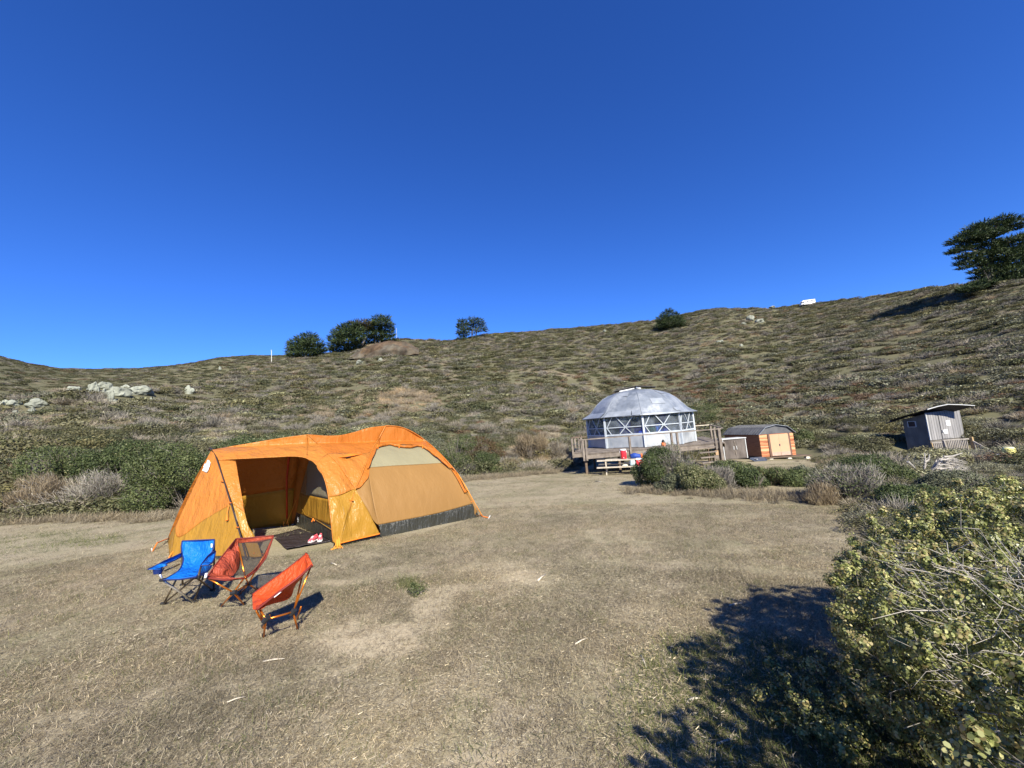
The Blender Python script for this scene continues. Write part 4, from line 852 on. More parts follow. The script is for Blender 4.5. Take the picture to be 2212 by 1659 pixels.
zpatch('door_edge_panel', [(478, 300), (530, 302), (582, 306)], [(562, 560), (600, 590), (636, 618)], [(478, 300), (515, 420), (562, 560)], [(582, 306), (604, 440), (636, 618)], near, F_OR2, nu=14, nv=24, wr=.03, off=.01, seed=8)
zpatch('lower_door_edge_panel', [(562, 560), (600, 590), (636, 618)], [(665, 882), (700, 885), (738, 880)], [(562, 560), (610, 720), (665, 882)], [(636, 618), (655, 690), (692, 752), (720, 820), (738, 880)], near, F_GD, nu=14, nv=24, wr=.03, off=.01, seed=11)
hp2 = [(430, 252), (436, 238), (450, 236), (470, 262), (495, 335), (520, 410), (548, 500), (572, 575), (600, 670), (628, 765), (650, 850), (664, 905)]
pts = [gable(*Zt(p.x, p.y), .05) for p in poly_at(hp2, 34)]; MB().tube(pts, .013, 6).build('hoop_pole', F_POLE, tent, True)
for x, y in ((524, 430), (571, 560), (615, 705)): MB().tube([gable(*Zt(x - 22, y), .03), gable(*Zt(x, y), .06)], .009, 5).build('clip', F_STRAP, tent)
MB().tube([gable(*Zt(552, 575), .04), gable(*Zt(546, 620), .05), gable(*Zt(544, 665), .05)], [.008, .007, .022], 6).build('pull_cord', F_STRAP, tent)
# white logo patch with its blurred marks
PT = [(432, 305), (440, 318), (436, 338), (425, 368), (417, 377), (392, 366), (398, 352), (404, 351), (398, 345), (407, 324), (416, 326), (422, 304)]
lp = empty
patch_ = MB().add([gable(*Zt(x, y), .035) for x, y in PT], [tuple(range(len(PT)))]).build('logo_patch', simple('white_print', (.86, .84, .80), .5, var=.02), tent)
mk = MB()
for (x0, y0, x1, y1, w) in [(431, 314, 423, 313, .012), (429, 323, 421, 321, .012), (427, 332, 409, 327, .011), (411, 333, 405, 345, .010), (423, 337, 412, 334, .011), (420, 344, 408, 341, .011), (418, 352, 404, 347, .012), (412, 360, 405, 357, .012), (410, 368, 403, 364, .014), (424, 330, 417, 350, .006)]:
    a = gable(*Zt(x0, y0), .04); b = gable(*Zt(x1, y1), .04); n_ = GN_; s_ = (b - a).cross(n_).normalized() * w * .5; mk.add([a - s_, a + s_, b + s_, b - s_], [(0, 1, 2, 3)])
mk.build('print', simple('faded_purple_print', (.42, .30, .40), .6), patch_)
# guy lines of the porch
g0 = gable2(*Zt(176, 772)); MB().tube([g0, gp(*Zt(110, 835)) + V((0, 0, .12)), gp(*Zt(82, 852)) + V((0, 0, .01))], .011, 5).build('guy_line', F_STRAP, tent)
MB().tube([gp(*Zt(82, 852)) + V((0, 0, .0)), gp(*Zt(78, 846)) + V((0, 0, .05))], .01, 5).build('peg', simple('pale_peg2', (.6, .6, .58), .4), tent)
MB().tube([gable(*Zt(205, 850)), gp(*Zt(180, 892)) + V((0, 0, .01))], .011, 5).build('guy_line', F_STRAP, tent)
MB().tube([gable(*Zt(690, 860)), gp(*Zt(775, 868)) + V((0, 0, .01))], .008, 5).build('guy_line', F_STRAP, tent)
mb = MB()
for dx, dy, ex in ((0, 0, 0), (12, -14, 8), (-8, 2, -12), (18, -6, 16), (4, 4, 4)): mb.tube([near(*Zt(1190 + dx * .6, 775 + dy), .07), near(*Zt(1187 + dx, 812 + dy * .3), .08), gp(*Zt(1188 + dx + ex, 832)) + V((0, 0, .01))], .010, 5)
mb.tube([gp(*Zt(1190, 832)) + V((0, 0, .02)), gp(*Zt(1150, 842)) + V((0, 0, .01))], .012, 5); mb.tube([gp(*Zt(1185, 826)) + V((0, 0, .03)), gp(*Zt(1205, 822)) + V((0, 0, .03))], .014, 5); mb.build('corner_straps', F_CORD, tent)
q = near(*Zt(1275, 540), .08); mb = MB()
for a in range(5): mb.tube([q, q + V((math.cos(a * 1.4) * .045, -.01, math.sin(a * 1.4) * .03))], .008, 5)
mb.build('bow_tie', F_STRAP, tent)
# door arch hem
tubeZ('door_hem', arch, .012, F_OR2, .03, n=40)
# far side and inside: true 3-D lofts
ridge3 = [near(*Zt(p.x, p.y), .02) for p in poly_at(SIL[:-1], 44)]; ridge3[0] = APX
for i in range(1, 8): ridge3[i] = ridge3[i].lerp(APX + (ridge3[8] - APX) * (i / 8), .7)
for i in range(1, 43): ridge3[i] = ridge3[i] + V((.01, .015, -.012))
def loft(name, top, bot, nv, bulge, bn, mat, split=None, lift_bot=0.02):
    g = []
    for j in range(nv):
        v = j / (nv - 1)
        for a, b in zip(top, bot): g.append(a.lerp(b + V((0, 0, lift_bot)), v) + bn * (bulge * math.sin(math.pi * v) ** .8))
    nu = len(top)
    if split is None: return sheet(name, g, nu, nv, mat, tent, .02, seed=21)
    k = split; sheet(name, g[:nu * (k + 1)], nu, k + 1, mat[0], tent, .02, seed=21); return sheet(name, g[nu * k:], nu, nv - k, mat[1], tent, .03, seed=22)
def polyl(pts, n):
    d = [0]; out = []
    for i in range(1, len(pts)): d.append(d[-1] + (pts[i] - pts[i - 1]).length)
    for k in range(n):
        s = d[-1] * k / (n - 1); i = min(max(bisect_right(d, s) - 1, 0), len(pts) - 2); out.append(pts[i].lerp(pts[i + 1], (s - d[i]) / (d[i + 1] - d[i] + 1e-9)))
    return out
iH = min(range(44), key=lambda i: abs(proj(ridge3[i])[0] - Zt(1010, 0)[0])); iPk = min(range(44), key=lambda i: abs(proj(ridge3[i])[0] - Zt(1478, 0)[0]))
loft('far_wall', ridge3[:iH + 1], polyl([T4, TD], iH + 1), 24, .28, VD, (F_OR, F_GD), 13, .0)
loft('far_wall', ridge3[iH:iPk + 1], polyl([TD, TC], iPk + 1 - iH), 18, .34, VD, F_OR)
loft('end_wall', ridge3[iPk:], polyl([TC, TB], 44 - iPk), 18, -.10, V((.76, .65, 0)), F_TAN)
loft('back_panel', [APX + V((0, 0, -.02 * i)) for i in range(6)], polyl([P3_, T4], 6), 16, .12, V((-.8, .3, 0)), F_OR)
# inner door wall of the sleeping room
def inner(u, v, o=0): # u along TA->TD, v height 0..1
    b = (TA + V((0, 0, 0))).lerp(TD, u) ; arc = max(.05, math.sin(math.pi * (.04 + .92 * u))) ** .55; top = 1.72 * arc
    p = b + V((0, 0, v * top)) + V((.76, .65, 0)) * (.05 + .10 * v + o); return p
def innerpatch(name, u0, u1, v0, v1, mat, nu=20, nv=10, o=0, wr=.01, seed=0, hfix=None):
    g = []
    for j in range(nv):
        for i in range(nu):
            u = u0 + (u1 - u0) * i / (nu - 1); arc = max(.05, math.sin(math.pi * (.04 + .92 * u))) ** .55
            a = v0 if v0 > 0 else 0; lo = min(1, a / (1.72 * arc)); hi = min(1, v1 / (1.72 * arc)); g.append(inner(u, lo + (hi - lo) * (1 - j / (nv - 1)), o))
    return sheet(name, g, nu, nv, mat, tent, wr, seed=seed)
innerpatch('inner_floor_band', 0.0, 1, 0.0, .30, F_FLOOR, 24, 6, wr=.015)
innerpatch('inner_wall', 0.0, 1, .30, .78, F_GD, 24, 10, seed=5, wr=.02); iw = innerpatch('inner_mesh_window', 0.0, .72, .78, 1.75, F_MESH, 24, 12); innerpatch('inner_wall', .72, 1.0, .78, 1.75, F_TAN, 8, 12)
zp = [inner(.78, .12, -.03), inner(.74, .35, -.03), inner(.6, .62, -.03), inner(.4, .8, -.03), inner(.2, .74, -.03)]; MB().tube([V(p) for p in (inner(.80, .55, -.03), inner(.79, .35, -.03), inner(.68, .22, -.03), inner(.4, .19, -.03), inner(.12, .22, -.03))], .005, 5).build('zip', F_GD, tent, True)
q = inner(.46, .20, -.05); MB().tube([q, q + V((-.03, 0, -.07))], .01, 5).tube([q, q + V((.03, 0, -.06))], .01, 5).build('zip_pull', F_STRAP, tent)
# little white half-dome emblem on the floor band
q = inner(.86, .13, -.035); ex = (TA - TD).normalized(); ez = V((0, 0, 1)); mb = MB()
for k in range(3):
    r0_, r1_ = .020 + .028 * k, .040 + .028 * k; arcp = []
    for a in range(9): th = rad(90 * a / 8); arcp.append((r0_, r1_, th))
    for a in range(8):
        (a0, a1, t0), (_, _, t1) = arcp[a], arcp[a + 1]; mb.add([q + ex * (a0 * math.sin(t0)) + ez * (a0 * math.cos(t0)), q + ex * (a1 * math.sin(t0)) + ez * (a1 * math.cos(t0)), q + ex * (a1 * math.sin(t1)) + ez * (a1 * math.cos(t1)), q + ex * (a0 * math.sin(t1)) + ez * (a0 * math.cos(t1))], [(0, 1, 2, 3)])
mb.add([q - ez * .03, q + ex * .09 - ez * .03, q + ex * .09 - ez * .012, q - ez * .012], [(0, 1, 2, 3)]); mb.build('emblem', simple('white_emblem', (.85, .85, .85), .5, var=.02), tent)
# red web strap inside, its pegged loops
MB().tube([ridge3[iH - 2] + V((-.0, -.05, -.2)), TD.lerp(ridge3[iH - 2], .55) + V((-.12, .02, 0)), TD + V((-.10, -.02, .10))], .022, 5).build('inner_strap', F_RED, tent, True)
mb = MB(); q = TD + V((-.08, -.12, 0)); q.z = plane(q.x, q.y)
for a in range(4): mb.tube([q + V((.05 * math.cos(a * 2), .03 * math.sin(a * 2), .12)), q + V((.09 * math.cos(a * 2 + .5), .04 * math.sin(a * 2), .0))], .01, 5)
mb.tube([q, q + V((.3, -.05, .62))], .008, 5); mb.build('peg_loops', F_CORD, tent)

# ground sheet and sneakers
gs2 = [(872, 755), (965, 728), (1050, 742), (1165, 792), (1170, 800), (1045, 808), (885, 845)]
gq = [gp(*Zt(x, y)) for x, y in gs2]; gc = sum(gq, V((0, 0, 0))) / len(gq); ga = [gp(*Zt(x, y)) for x, y in ((800, 762), (965, 722), (1165, 792), (885, 845))]
g = [ga[0].lerp(ga[1], i / 19).lerp(ga[3].lerp(ga[2], i / 19), j / 15) for j in range(16) for i in range(20)]
g = [V((p.x, p.y, plane(p.x, p.y) + .028 + .022 * mnoise.noise(V((p.x * 3, p.y * 3, 2))) + .01 * mnoise.noise(V((p.x * 9, p.y * 9, 2))))) for p in g]
gsh = sheet('ground_sheet', g, 20, 16, F_SHEET, None, .0, base=V((0, 0, 0)), thick=.004); tag(gsh, 'black plastic ground sheet spread in front of the tent door', 'ground sheet')
M['shoe'] = simple('pink_canvas', (.62, .10, .13), .7, var=.15, scale=40); M['sole'] = simple('white_rubber', (.82, .78, .74), .5, var=.04); M['shoe_in'] = simple('dark_lining', (.10, .02, .03), .9)
def sneaker(px, py, ang, label):
    b = gp(*Zt(px, py)); b.z = plane(b.x, b.y) + .035; t = empty('sneaker', b, label, 'shoe', 'pink sneakers by the tent door'); X = V((math.cos(ang), math.sin(ang), 0)); Y = V((-X.y, X.x, 0))
    out = [(-.125, .032), (-.10, .040), (-.04, .034), (.03, .044), (.08, .048), (.115, .036), (.13, .0)]
    ol = [(x, y) for x, y in out] + [(x, -y) for x, y in out[-2::-1]]
    MB().prism([b + X * x + Y * y for x, y in ol], (0, 0, .028)).build('sole', M['sole'], t, bevel=.004)
    vs_ = []; fs = []; n = 10; secs = [(-.122, .028, .085), (-.09, .036, .088), (-.045, .034, .078), (0, .036, .072), (.045, .040, .056), (.085, .042, .042), (.112, .032, .030), (.126, .010, .014)]
    for (x, w, h) in secs:
        for k in range(n): a = math.pi * k / (n - 1); vs_.append(b + X * x + Y * (w * math.cos(a)) + V((0, 0, .026 + h * math.sin(a) ** .8)))
    for i in range(len(secs) - 1):
        for k in range(n - 1):
            if i < 2 and 3 <= k <= 5: continue
            fs.append((i * n + k, i * n + k + 1, (i + 1) * n + k + 1, (i + 1) * n + k))
    fs.append(tuple(range(n - 1, -1, -1))); MB().add(vs_, fs).build('upper', M['shoe'], t, True, solid=.004)
    MB().prism([b + X * x + Y * y * 1.02 + V((0, 0, .028)) for x, y in ((.075, .045), (.105, .04), (.131, .0), (.105, -.04), (.075, -.045))], (0, 0, .016)).build('toe_cap', M['sole'], t, bevel=.005)
    mb = MB()
    for k in range(4): c = b + X * (.01 + .018 * k) + V((0, 0, .100 - .009 * k)); mb.tube([c - Y * .022 + V((0, 0, -.006)), c + V((0, 0, .003)), c + Y * .022 + V((0, 0, -.006))], .0045, 5)
    mb.build('laces', M['sole'], t); MB().lathe(b + X * -.075 + V((0, 0, .05)), [(.028, 0), (.030, .045)], 12).build('lining', M['shoe_in'], t)
sneaker(1045, 800, rad(-95), 'left one of the two pink canvas sneakers on the ground sheet'); sneaker(1088, 793, rad(-68), 'right one of the two pink canvas sneakers, nearer the tent corner')
print('tent', [tuple(round(q, 2) for q in p) for p in (P1, P2, P3_, TA, TB, TC, TD)], 'apex', tuple(round(q, 2) for q in APX), 'peak h', round(ridge3[iPk].z - plane(ridge3[iPk].x, ridge3[iPk].y), 2), [tuple(round(q, 2) for q in p) for p in (ridge3[iH], ridge3[iPk])])

# ------------------------------------------------------------ dome house and deck
def ds(px): return px
W_GREY = wood('weathered_wood', (.13, .105, .085), (.29, .245, .20), 3, (1, 1, 1)); W_BROWN = wood('brown_wood', (.10, .070, .048), (.21, .155, .11), 3, (1, 1, 6)); W_TABLE = wood('table_wood', (.42, .36, .27), (.66, .59, .46), 3, (6, 1, 1))
t = NT('patched_metal_roof'); n1 = t.noise(1.1, detail=7, rough=.65); n2 = t.noise(.9, detail=3); n3 = t.noise(5, detail=6, rough=.7, stretch=(1, 1, .4))
t.col(t.mix(t.ramp(n2, [(.48, 0), (.60, .40)]), t.ramp(n1, [(.3, (.13, .15, .175)), (.55, (.22, .245, .28)), (.72, (.34, .365, .39))]), t.ramp(n3, [(.35, (.32, .34, .36)), (.6, (.62, .64, .64))]))); t.set(.5, .25, .4); t.bump(n1, .25, .08); M['roofm'] = t.m
t = NT('painted_sheet_panel'); n1 = t.noise(.9, detail=4); n3 = t.noise(6, detail=5, stretch=(1, 1, .3)); t.col(t.mix(t.ramp(n3, [(.4, 0), (.7, .5)]), t.ramp(n1, [(.35, (.25, .275, .30)), (.6, (.50, .52, .53))]), (.40, .42, .43))); t.set(.45, .2, .4); t.bump(n1, .15, .05); M['panelm'] = t.m
M['frame'] = simple('pale_grey_frame', (.46, .50, .53), .5, var=.15); M['eave'] = simple('eave_metal', (.30, .33, .36), .5, .3)
t = NT('film_window'); t.col((.5, .55, .6)); t.set(.08, spec=.6); tp = t.n('ShaderNodeBsdfTransparent'); tp.inputs[0].default_value = (.62, .68, .76, 1); mx = t.n('ShaderNodeMixShader'); t.l(t.ramp(t.noise(1.5), [(.4, .05), (.65, .2)]), mx.inputs[0]); t.l(tp.outputs[0], mx.inputs[1]); t.l(t.b.outputs[0], mx.inputs[2]); t.l(mx.outputs[0], t.out.inputs[0]); M['film'] = t.m
M['bluecloth'] = simple('blue_cloth', (.02, .11, .72), .8, var=.3, scale=3); M['bluelight'] = simple('light_blue_cloth', (.06, .30, .85), .8, var=.3, scale=3); M['greencloth'] = simple('green_cloth', (.05, .22, .12), .8, var=.3); M['darkfloor'] = simple('dark_floor', (.06, .05, .045), .8)
M['patchm'] = simple('patched_sheet', (.30, .325, .355), .45, .2, var=.2, scale=2)
DC = at(1380, 930, 26.0); DR = 3.36; dirC = V((DC.x, DC.y, 0)).normalized(); rtC = V((dirC.y, -dirC.x, 0))
ZD, ZS, ZE = -.06, .70, 1.86
def DP(th, r, z): a = rad(th); c = V((DC.x, DC.y, 0)) - dirC * (math.cos(a) * r) + rtC * (math.sin(a) * r); return V((c.x, c.y, z))
dome = empty('dome_house', V((DC.x, DC.y, ZD)), 'round nine-sided hut with a patched silver dome roof and a band of windows', 'hut')
TH = [4.4 + 40 * k for k in range(-4, 5)]
rt_ = [(3.66, 1.80), (3.40, 1.90), (3.12, 2.10), (2.86, 2.40), (2.56, 2.74), (2.18, 3.04), (1.72, 3.28), (1.20, 3.44), (.65, 3.52), (.02, 3.55)]
vs_ = []; fs = []; nsub = 5
NR = 9 * nsub
for (r, z) in rt_:
    for k in range(NR):
        th = TH[0] + 40 * k / nsub; loc = (k % nsub) / nsub * 40 - 20; fac = (math.cos(rad(20)) / math.cos(rad(loc))) if r > 1.2 else 1; fac = 1 - (1 - fac) * (1.6 if r > 3.3 else .8)
        zz = z + .035 * mnoise.noise(V((th * .05, r * 1.5, 3))) - (.05 * (1 - fac) if r > 3.6 else 0); vs_.append(DP(th, r * fac, zz))
for i in range(len(rt_) - 1):
    for k in range(NR): fs.append((i * NR + k, i * NR + (k + 1) % NR, (i + 1) * NR + (k + 1) % NR, (i + 1) * NR + k))
roof = MB().add(vs_, fs).build('roof', M['roofm'], dome, True, solid=.035)
# seams and hip ribs on the roof
for th in TH: MB().tube([DP(th, r + .01, z + .02) for r, z in rt_[:7]], .014, 4).build('hip_seam', M['eave'], dome, True)
for (t0, t1, i0, i1) in ((-33, -6, 0, 2), (-5, 3, 0, 2), (-76, -38, 0, 2), (20, 38, 3, 4), (42, 52, 1, 2), (-20, -12, 5, 6), (48, 62, 5, 7)):
    ring = []
    for i in (i0, i1):
        for q in range(5): th = t0 + (t1 - t0) * q / 4; loc = ((th - TH[0]) % 40) - 20; fac = 1 - (1 - math.cos(rad(20)) / math.cos(rad(loc))) * (1.6 if rt_[i][0] > 3.3 else .8); ring.append(DP(th, rt_[i][0] * fac + .03, rt_[i][1] + .035))
    MB().add(ring, [(q, q + 1, 5 + q + 1, 5 + q) for q in range(4)]).build('repair_sheet', M['patchm'], dome)
W_DK = simple('dark_weathered_board', (.075, .07, .065), .8, var=.4)
# vent cap: two tilted boards on a box
cz = 3.62
capb = MB(); capb.box(V((DC.x, DC.y, cz - .05)) - rtC * .1, .9, .8, .12, rtC, dirC); capb.build('vent_box', M['eave'], dome)
cc = V((DC.x, DC.y, cz)); a0 = cc - rtC * 1.30 - dirC * .25 + V((0, 0, -.10)); a1 = cc + rtC * .10 - dirC * .1 + V((0, 0, .12)); b1_ = cc + rtC * 1.35 + V((0, 0, -.04))
for (p, q, nm) in ((a0, a1, 'vent_lid'), (a1, b1_, 'vent_lid')):
    MB().box8([p - dirC * .6, q - dirC * .55, q + dirC * .55, p + dirC * .6, p - dirC * .6 + V((0, 0, .05)), q - dirC * .55 + V((0, 0, .05)), q + dirC * .55 + V((0, 0, .05)), p + dirC * .6 + V((0, 0, .05))]).build(nm, W_DK, dome)
MB().beam(a0 - dirC * .56 + rtC * .35 + V((0, 0, -.03)), cc - dirC * .56 + rtC * .0 + V((0, 0, .0)), .06, .06).build('vent_prop', M['white'], dome); MB().beam(cc - dirC * .56 + rtC * .12 + V((0, 0, .05)), cc - dirC * .56 + rtC * .42 + V((0, 0, -.04)), .06, .08).build('vent_prop', M['white'], dome)
# walls and windows, facet by facet
sill = MB(); 
for k in range(9):
    t0, t1 = TH[k], TH[(k + 1) % 9]; A = DP(t0, DR, 0); B = DP(t1, DR, 0); nrm = ((A + B) / 2 - V((DC.x, DC.y, 0))).normalized(); tt = (B - A).normalized()
    def fp(u, z, o=0): q = A.lerp(B, u) + nrm * o; return V((q.x, q.y, z))
    MB().box8([fp(0, ZD, -.05), fp(1, ZD, -.05), fp(1, ZD, 0), fp(0, ZD, 0), fp(0, ZS, -.05), fp(1, ZS, -.05), fp(1, ZS, 0), fp(0, ZS, 0)]).build('wall_panel', M['panelm'], dome)
    w = MB(); 
    def bar(u0, z0, u1, z1, wd=.055, o=.02): w.beam(fp(u0, z0, o), fp(u1, z1, o), wd, .035, nrm)
    bar(0, ZS + .02, 1, ZS + .02, .09); bar(0, ZE - .02, 1, ZE - .02, .08); cx, cz_ = .55, ZS + (ZE - ZS) * .40
    if k in (8,): pass
    bar(.04, cz_, .96, cz_, .05, .024)
    for (u, z) in ((.32, ZE - .04), (.78, ZE - .04), (.38, ZS + .04), (.72, ZS + .04)): bar(cx, cz_, u, z, .045, .028)
    bar(.05, cz_, .22, ZE - .05, .04); bar(.05, cz_, .16, ZS + .05, .04)
    wo = w.build('window', M['frame'], dome); MB().box8([fp(.02, ZS, -.02), fp(.98, ZS, -.02), fp(.98, ZS, -.01), fp(.02, ZS, -.01), fp(.02, ZE, -.02), fp(.98, ZE, -.02), fp(.98, ZE, -.01), fp(.02, ZE, -.01)]).build('pane', M['film'], wo)
    MB().beam(fp(0, ZD, .02), fp(0, ZE + .03, .02), .11, .09, nrm).build('corner_post', M['frame'], dome)
MB().lathe(V((DC.x, DC.y, ZD - .02)), [(DR - .1, 0), (DR - .1, .04)], 27).build('floor', M['darkfloor'], dome)
# things seen through the windows
for (th, r, w_, h_, m_, nm, lb) in ((-21, 2.2, .75, 1.1, 'bluecloth', 'hanging_cloth', 'dark blue cloth hanging inside the dome behind the left-centre window'), (2, 2.3, .8, .75, 'bluecloth', 'hanging_cloth', 'low dark blue cloth inside the dome behind the middle post'), (27, 2.4, .5, .95, 'bluelight', 'hanging_cloth', 'lighter blue cloth inside the dome behind the right-centre window'), (41, 2.3, .4, 1.5, 'bluecloth', 'hanging_cloth', 'tall blue cloth inside the dome at its right corner'), (18, 2.4, .45, .7, 'greencloth', 'hanging_cloth', 'dark green cloth inside the dome beside the lighter blue one'), (-38, 2.3, .4, .8, 'greencloth', 'hanging_cloth', 'green cloth inside the dome behind the left corner post')):
    c = DP(th, r, ZD + .04); o = empty(nm, c, lb, 'cloth'); g = []
    for j in range(8):
        for i in range(12): u = i / 11 - .5; g.append(c + rtC * (u * w_) - dirC * (.06 * math.sin(i * 1.7) + .02 * j / 7) + V((0, 0, .35 + h_ * (1 - j / 7))))
    sheet('drape', g, 12, 8, M[m_], o, .02, base=c); MB().tube([c + rtC * -.5 * w_ + V((0, 0, .36 + h_)), c + rtC * .5 * w_ + V((0, 0, .36 + h_))], .02, 6).build('rail', W_GREY, o); 
    for s in (-.5, .5): MB().tube([c + rtC * s * w_, c + rtC * s * w_ + V((0, 0, .38 + h_))], .02, 6).build('leg', W_GREY, o)
q0 = DP(-48, 2.9, 1.55); wp = MB(); 
MB().beam(DP(-50, 2.9, 1.75), DP(-44, 2.9, 1.2), .10, .04).build('inner_brace', W_TABLE, dome); 
# deck
def gz(P): return H(P.x, P.y)
dzt = ZD - .06
dfl = at(1262, 960, 21.6); dfr = at(1552, 950, 22.4); dfl.z = dfr.z = 0
U = (dfr - dfl).normalized(); Wd = V((dirC.x, dirC.y, 0)); LD = (dfr - dfl).length
def DK(u, w, z): q = dfl + U * u + Wd * w; return V((q.x, q.y, z))
deck = empty('deck', DK(LD / 2, 3, gz(DK(LD / 2, 3, 0))), 'raised weathered wooden deck with post railings round the dome hut', 'deck')
mb = MB(); n = 52
for k in range(n): x0 = -.9 + (LD + 1.2) * k / n; mb.box(DK(x0 + .075, 3.4, dzt + .02), (LD + 1.2) / n - .012, 7.6 if x0 > -.0 else 4.2, .04, U, Wd)
mb.build('deck_boards', W_GREY, deck)
mb = MB(); mb.beam(DK(-.0, -.36, dzt - .13), DK(LD, -.36, dzt - .13), .05, .22); mb.beam(DK(-.9, 1.3, dzt - .13), DK(-.9, 5.4, dzt - .13), .05, .22); mb.beam(DK(LD + .3, -.3, dzt - .13), DK(LD + .3, 7, dzt - .13), .05, .22); mb.beam(DK(-.9, 1.3, dzt - .13), DK(0, 1.3, dzt - .13), .05, .22); mb.build('rim_joist', W_GREY, deck)
mb = MB(); mb.beam(DK(0, .6, dzt - .16), DK(LD, .6, dzt - .16), .1, .2); mb.beam(DK(0, 4, dzt - .16), DK(LD, 4, dzt - .16), .1, .2); mb.build('beams', W_BROWN, deck)
# inner raised platform under the hut
MB().lathe(V((DC.x, DC.y, ZD - .045)), [(DR + .10, -.02), (DR + .10, .03)], 9, X=(DP(TH[0], 1, 0) - DP(TH[0], 0, 0)), Y=(DP(TH[0] + 90, 1, 0) - DP(TH[0] + 90, 0, 0))).build('platform', W_BROWN, deck)
for u in [0, 1.9, 3.6, 5.4, LD]:
    for w in (0, 4): a = DK(u, w, 0); MB().beam(DK(u, w, gz(a) - .2), DK(u, w, dzt - .02), .12, .12, U).build('pier', W_BROWN, deck)
RZ = .70
def post(u, w, z0, z1, s=.10): MB().beam(DK(u, w, z0), DK(u, w, z1), s, s, U).build('railing_post', W_GREY, deck)
for u in (-.02, .14, 2.62, 5.05, 5.38, 7.6 if LD > 7.7 else LD - .05): post(u, -.44, dzt - .32, RZ - .03)
post(LD - .02, -.44, dzt - .9, RZ - .03, .15)
MB().beam(DK(-.25, -.44, RZ), DK(LD + .12, -.44, RZ), .13, .06).build('handrail', W_GREY, deck)
MB().beam(DK(-.0, -.44, dzt + .10), DK(LD, -.44, dzt + .10), .05, .03).build('lower_rail', W_GREY, deck)
for (a, b) in (((-.9, 1.3), (-.9, 5.3)), ((-.9, 1.3), (-.02, 1.3))): MB().beam(DK(*a, RZ + .08), DK(*b, RZ + .08), .12, .05).build('handrail', W_BROWN, deck)
for (u, w) in ((-.9, 1.3), (-.9, 2.4), (-.9, 3.8), (-.9, 5.2), (-.35, 1.3)): post(u, w, dzt - .25, RZ + .05)
for z in (.25, .5): MB().tube([DK(-.9, 1.3, dzt + z), DK(-.9, 5.2, dzt + z)], .012, 5).build('rail_wire', M['chassis'], deck); MB().tube([DK(-.9, 1.3, dzt + z), DK(-.0, 1.3, dzt + z)], .012, 5).build('rail_wire', M['chassis'], deck)
for u in (LD - 1.75, LD - .9, LD + .28): post(u, 3.6, dzt - .1, RZ + .12)
MB().beam(DK(LD - 1.95, 3.6, RZ + .15), DK(LD + .4, 3.6, RZ + .15), .12, .05).build('handrail', W_TABLE, deck)
MB().beam(DK(LD + .28, -.2, RZ + .02), DK(LD + .28, 3.6, RZ + .15), .10, .05).build('handrail', W_GREY, deck)
for w in (1.2, 2.4): post(LD + .28, w, dzt - .1, RZ + .05)
for k in range(4): MB().box(DK(LD - .9 + 0 * k, -.75 - .28 * k, dzt - .12 - .24 * k), 1.0, .30, .05, U, Wd).build('step', W_GREY, deck)

# ------------------------------------------------------------ picnic table with what lies on it
TX = at(1372, 1000, 20.6); TX.z = gz(TX); tu = (at(1392, 1000, 20.2) - at(1296, 1000, 20.8)); tu.z = 0; tu.normalize(); tw = V((-tu.y, tu.x, 0))
tb = at(1343, 1008, 20.5); tb.z = gz(tb)
def TP(u, w, z): return tb + tu * u + tw * w + V((0, 0, z))
tbl = empty('picnic_table', tb, 'weathered pale wooden picnic table standing in front of the deck', 'table')
hl = 1.22; mb = MB()
for k in range(5): mb.box(TP(0, -.30 + .15 * k, .74), 2 * hl, .138, .045, tu, tw)
mb.build('tabletop', W_TABLE, tbl)
for s in (-1, 1):
    mb = MB()
    for k in range(2): mb.box(TP(0, s * (.62 + .14 * k), .44), 2 * hl, .13, .045, tu, tw)
    mb.build('bench', W_TABLE, tbl)
for u in (-.82, .82):
    mb = MB(); mb.beam(TP(u, -.72, .395), TP(u, .72, .395), .045, .10); mb.beam(TP(u, -.34, .70), TP(u, .34, .70), .045, .09); mb.build('cross_beam', W_BROWN, tbl)
    for s in (-1, 1): MB().beam(TP(u + .05, s * .28, .72), TP(u + .05, s * .60, -.02), .09, .05, tu).build('leg', W_TABLE, tbl)
M['red'] = simple('red_plastic', (.68, .03, .045), .35, var=.06, spec=.4); M['whitep'] = simple('white_plastic', (.82, .80, .78), .35, var=.03); M['blue_bag'] = simple('dark_blue_nylon', (.02, .06, .28), .6, var=.3); M['orange_p'] = simple('orange_plastic', (.8, .18, .05), .5); M['greenbin'] = simple('green_plastic', (.03, .09, .045), .5); M['greybag'] = simple('grey_tarp', (.33, .36, .40), .6); M['card'] = simple('cardboard', (.50, .34, .20), .8)
jb = at(1347, 960, 21.3); jz = .0; jq = TP(.15, .05, .765)
jug = empty('water_jug', jq, 'tall round red drinks jug with a pale lid standing on the picnic table', 'jug')
MB().lathe(jq, [(.135, 0), (.145, .02), (.155, .42), (.150, .44)], 20).build('body', M['red'], jug, True); MB().lathe(jq + V((0, 0, .44)), [(.160, 0), (.162, .035), (.14, .06), (.06, .065)], 20).build('lid', M['whitep'], jug)
for s in (-1, 1): MB().box(jq + tu * s * .165 + V((0, 0, .37)), .03, .07, .09, tu, tw).build('handle', M['whitep'], jug)
MB().tube([jq - tw * .15 + V((0, 0, .07)), jq - tw * .20 + V((0, 0, .06))], .02, 8).build('spigot', M['whitep'], jug)
cq = TP(.95, -.69, .465); ck = empty('cooler', cq, 'red cooler box with a white lid on the near bench of the picnic table', 'cooler')
MB().box(cq + V((0, 0, .14)), .42, .24, .28, tu, tw).build('body', M['red'], ck, bevel=.015); MB().box(cq + V((0, 0, .325)), .44, .26, .085, tu, tw).build('lid', M['whitep'], ck, bevel=.02)
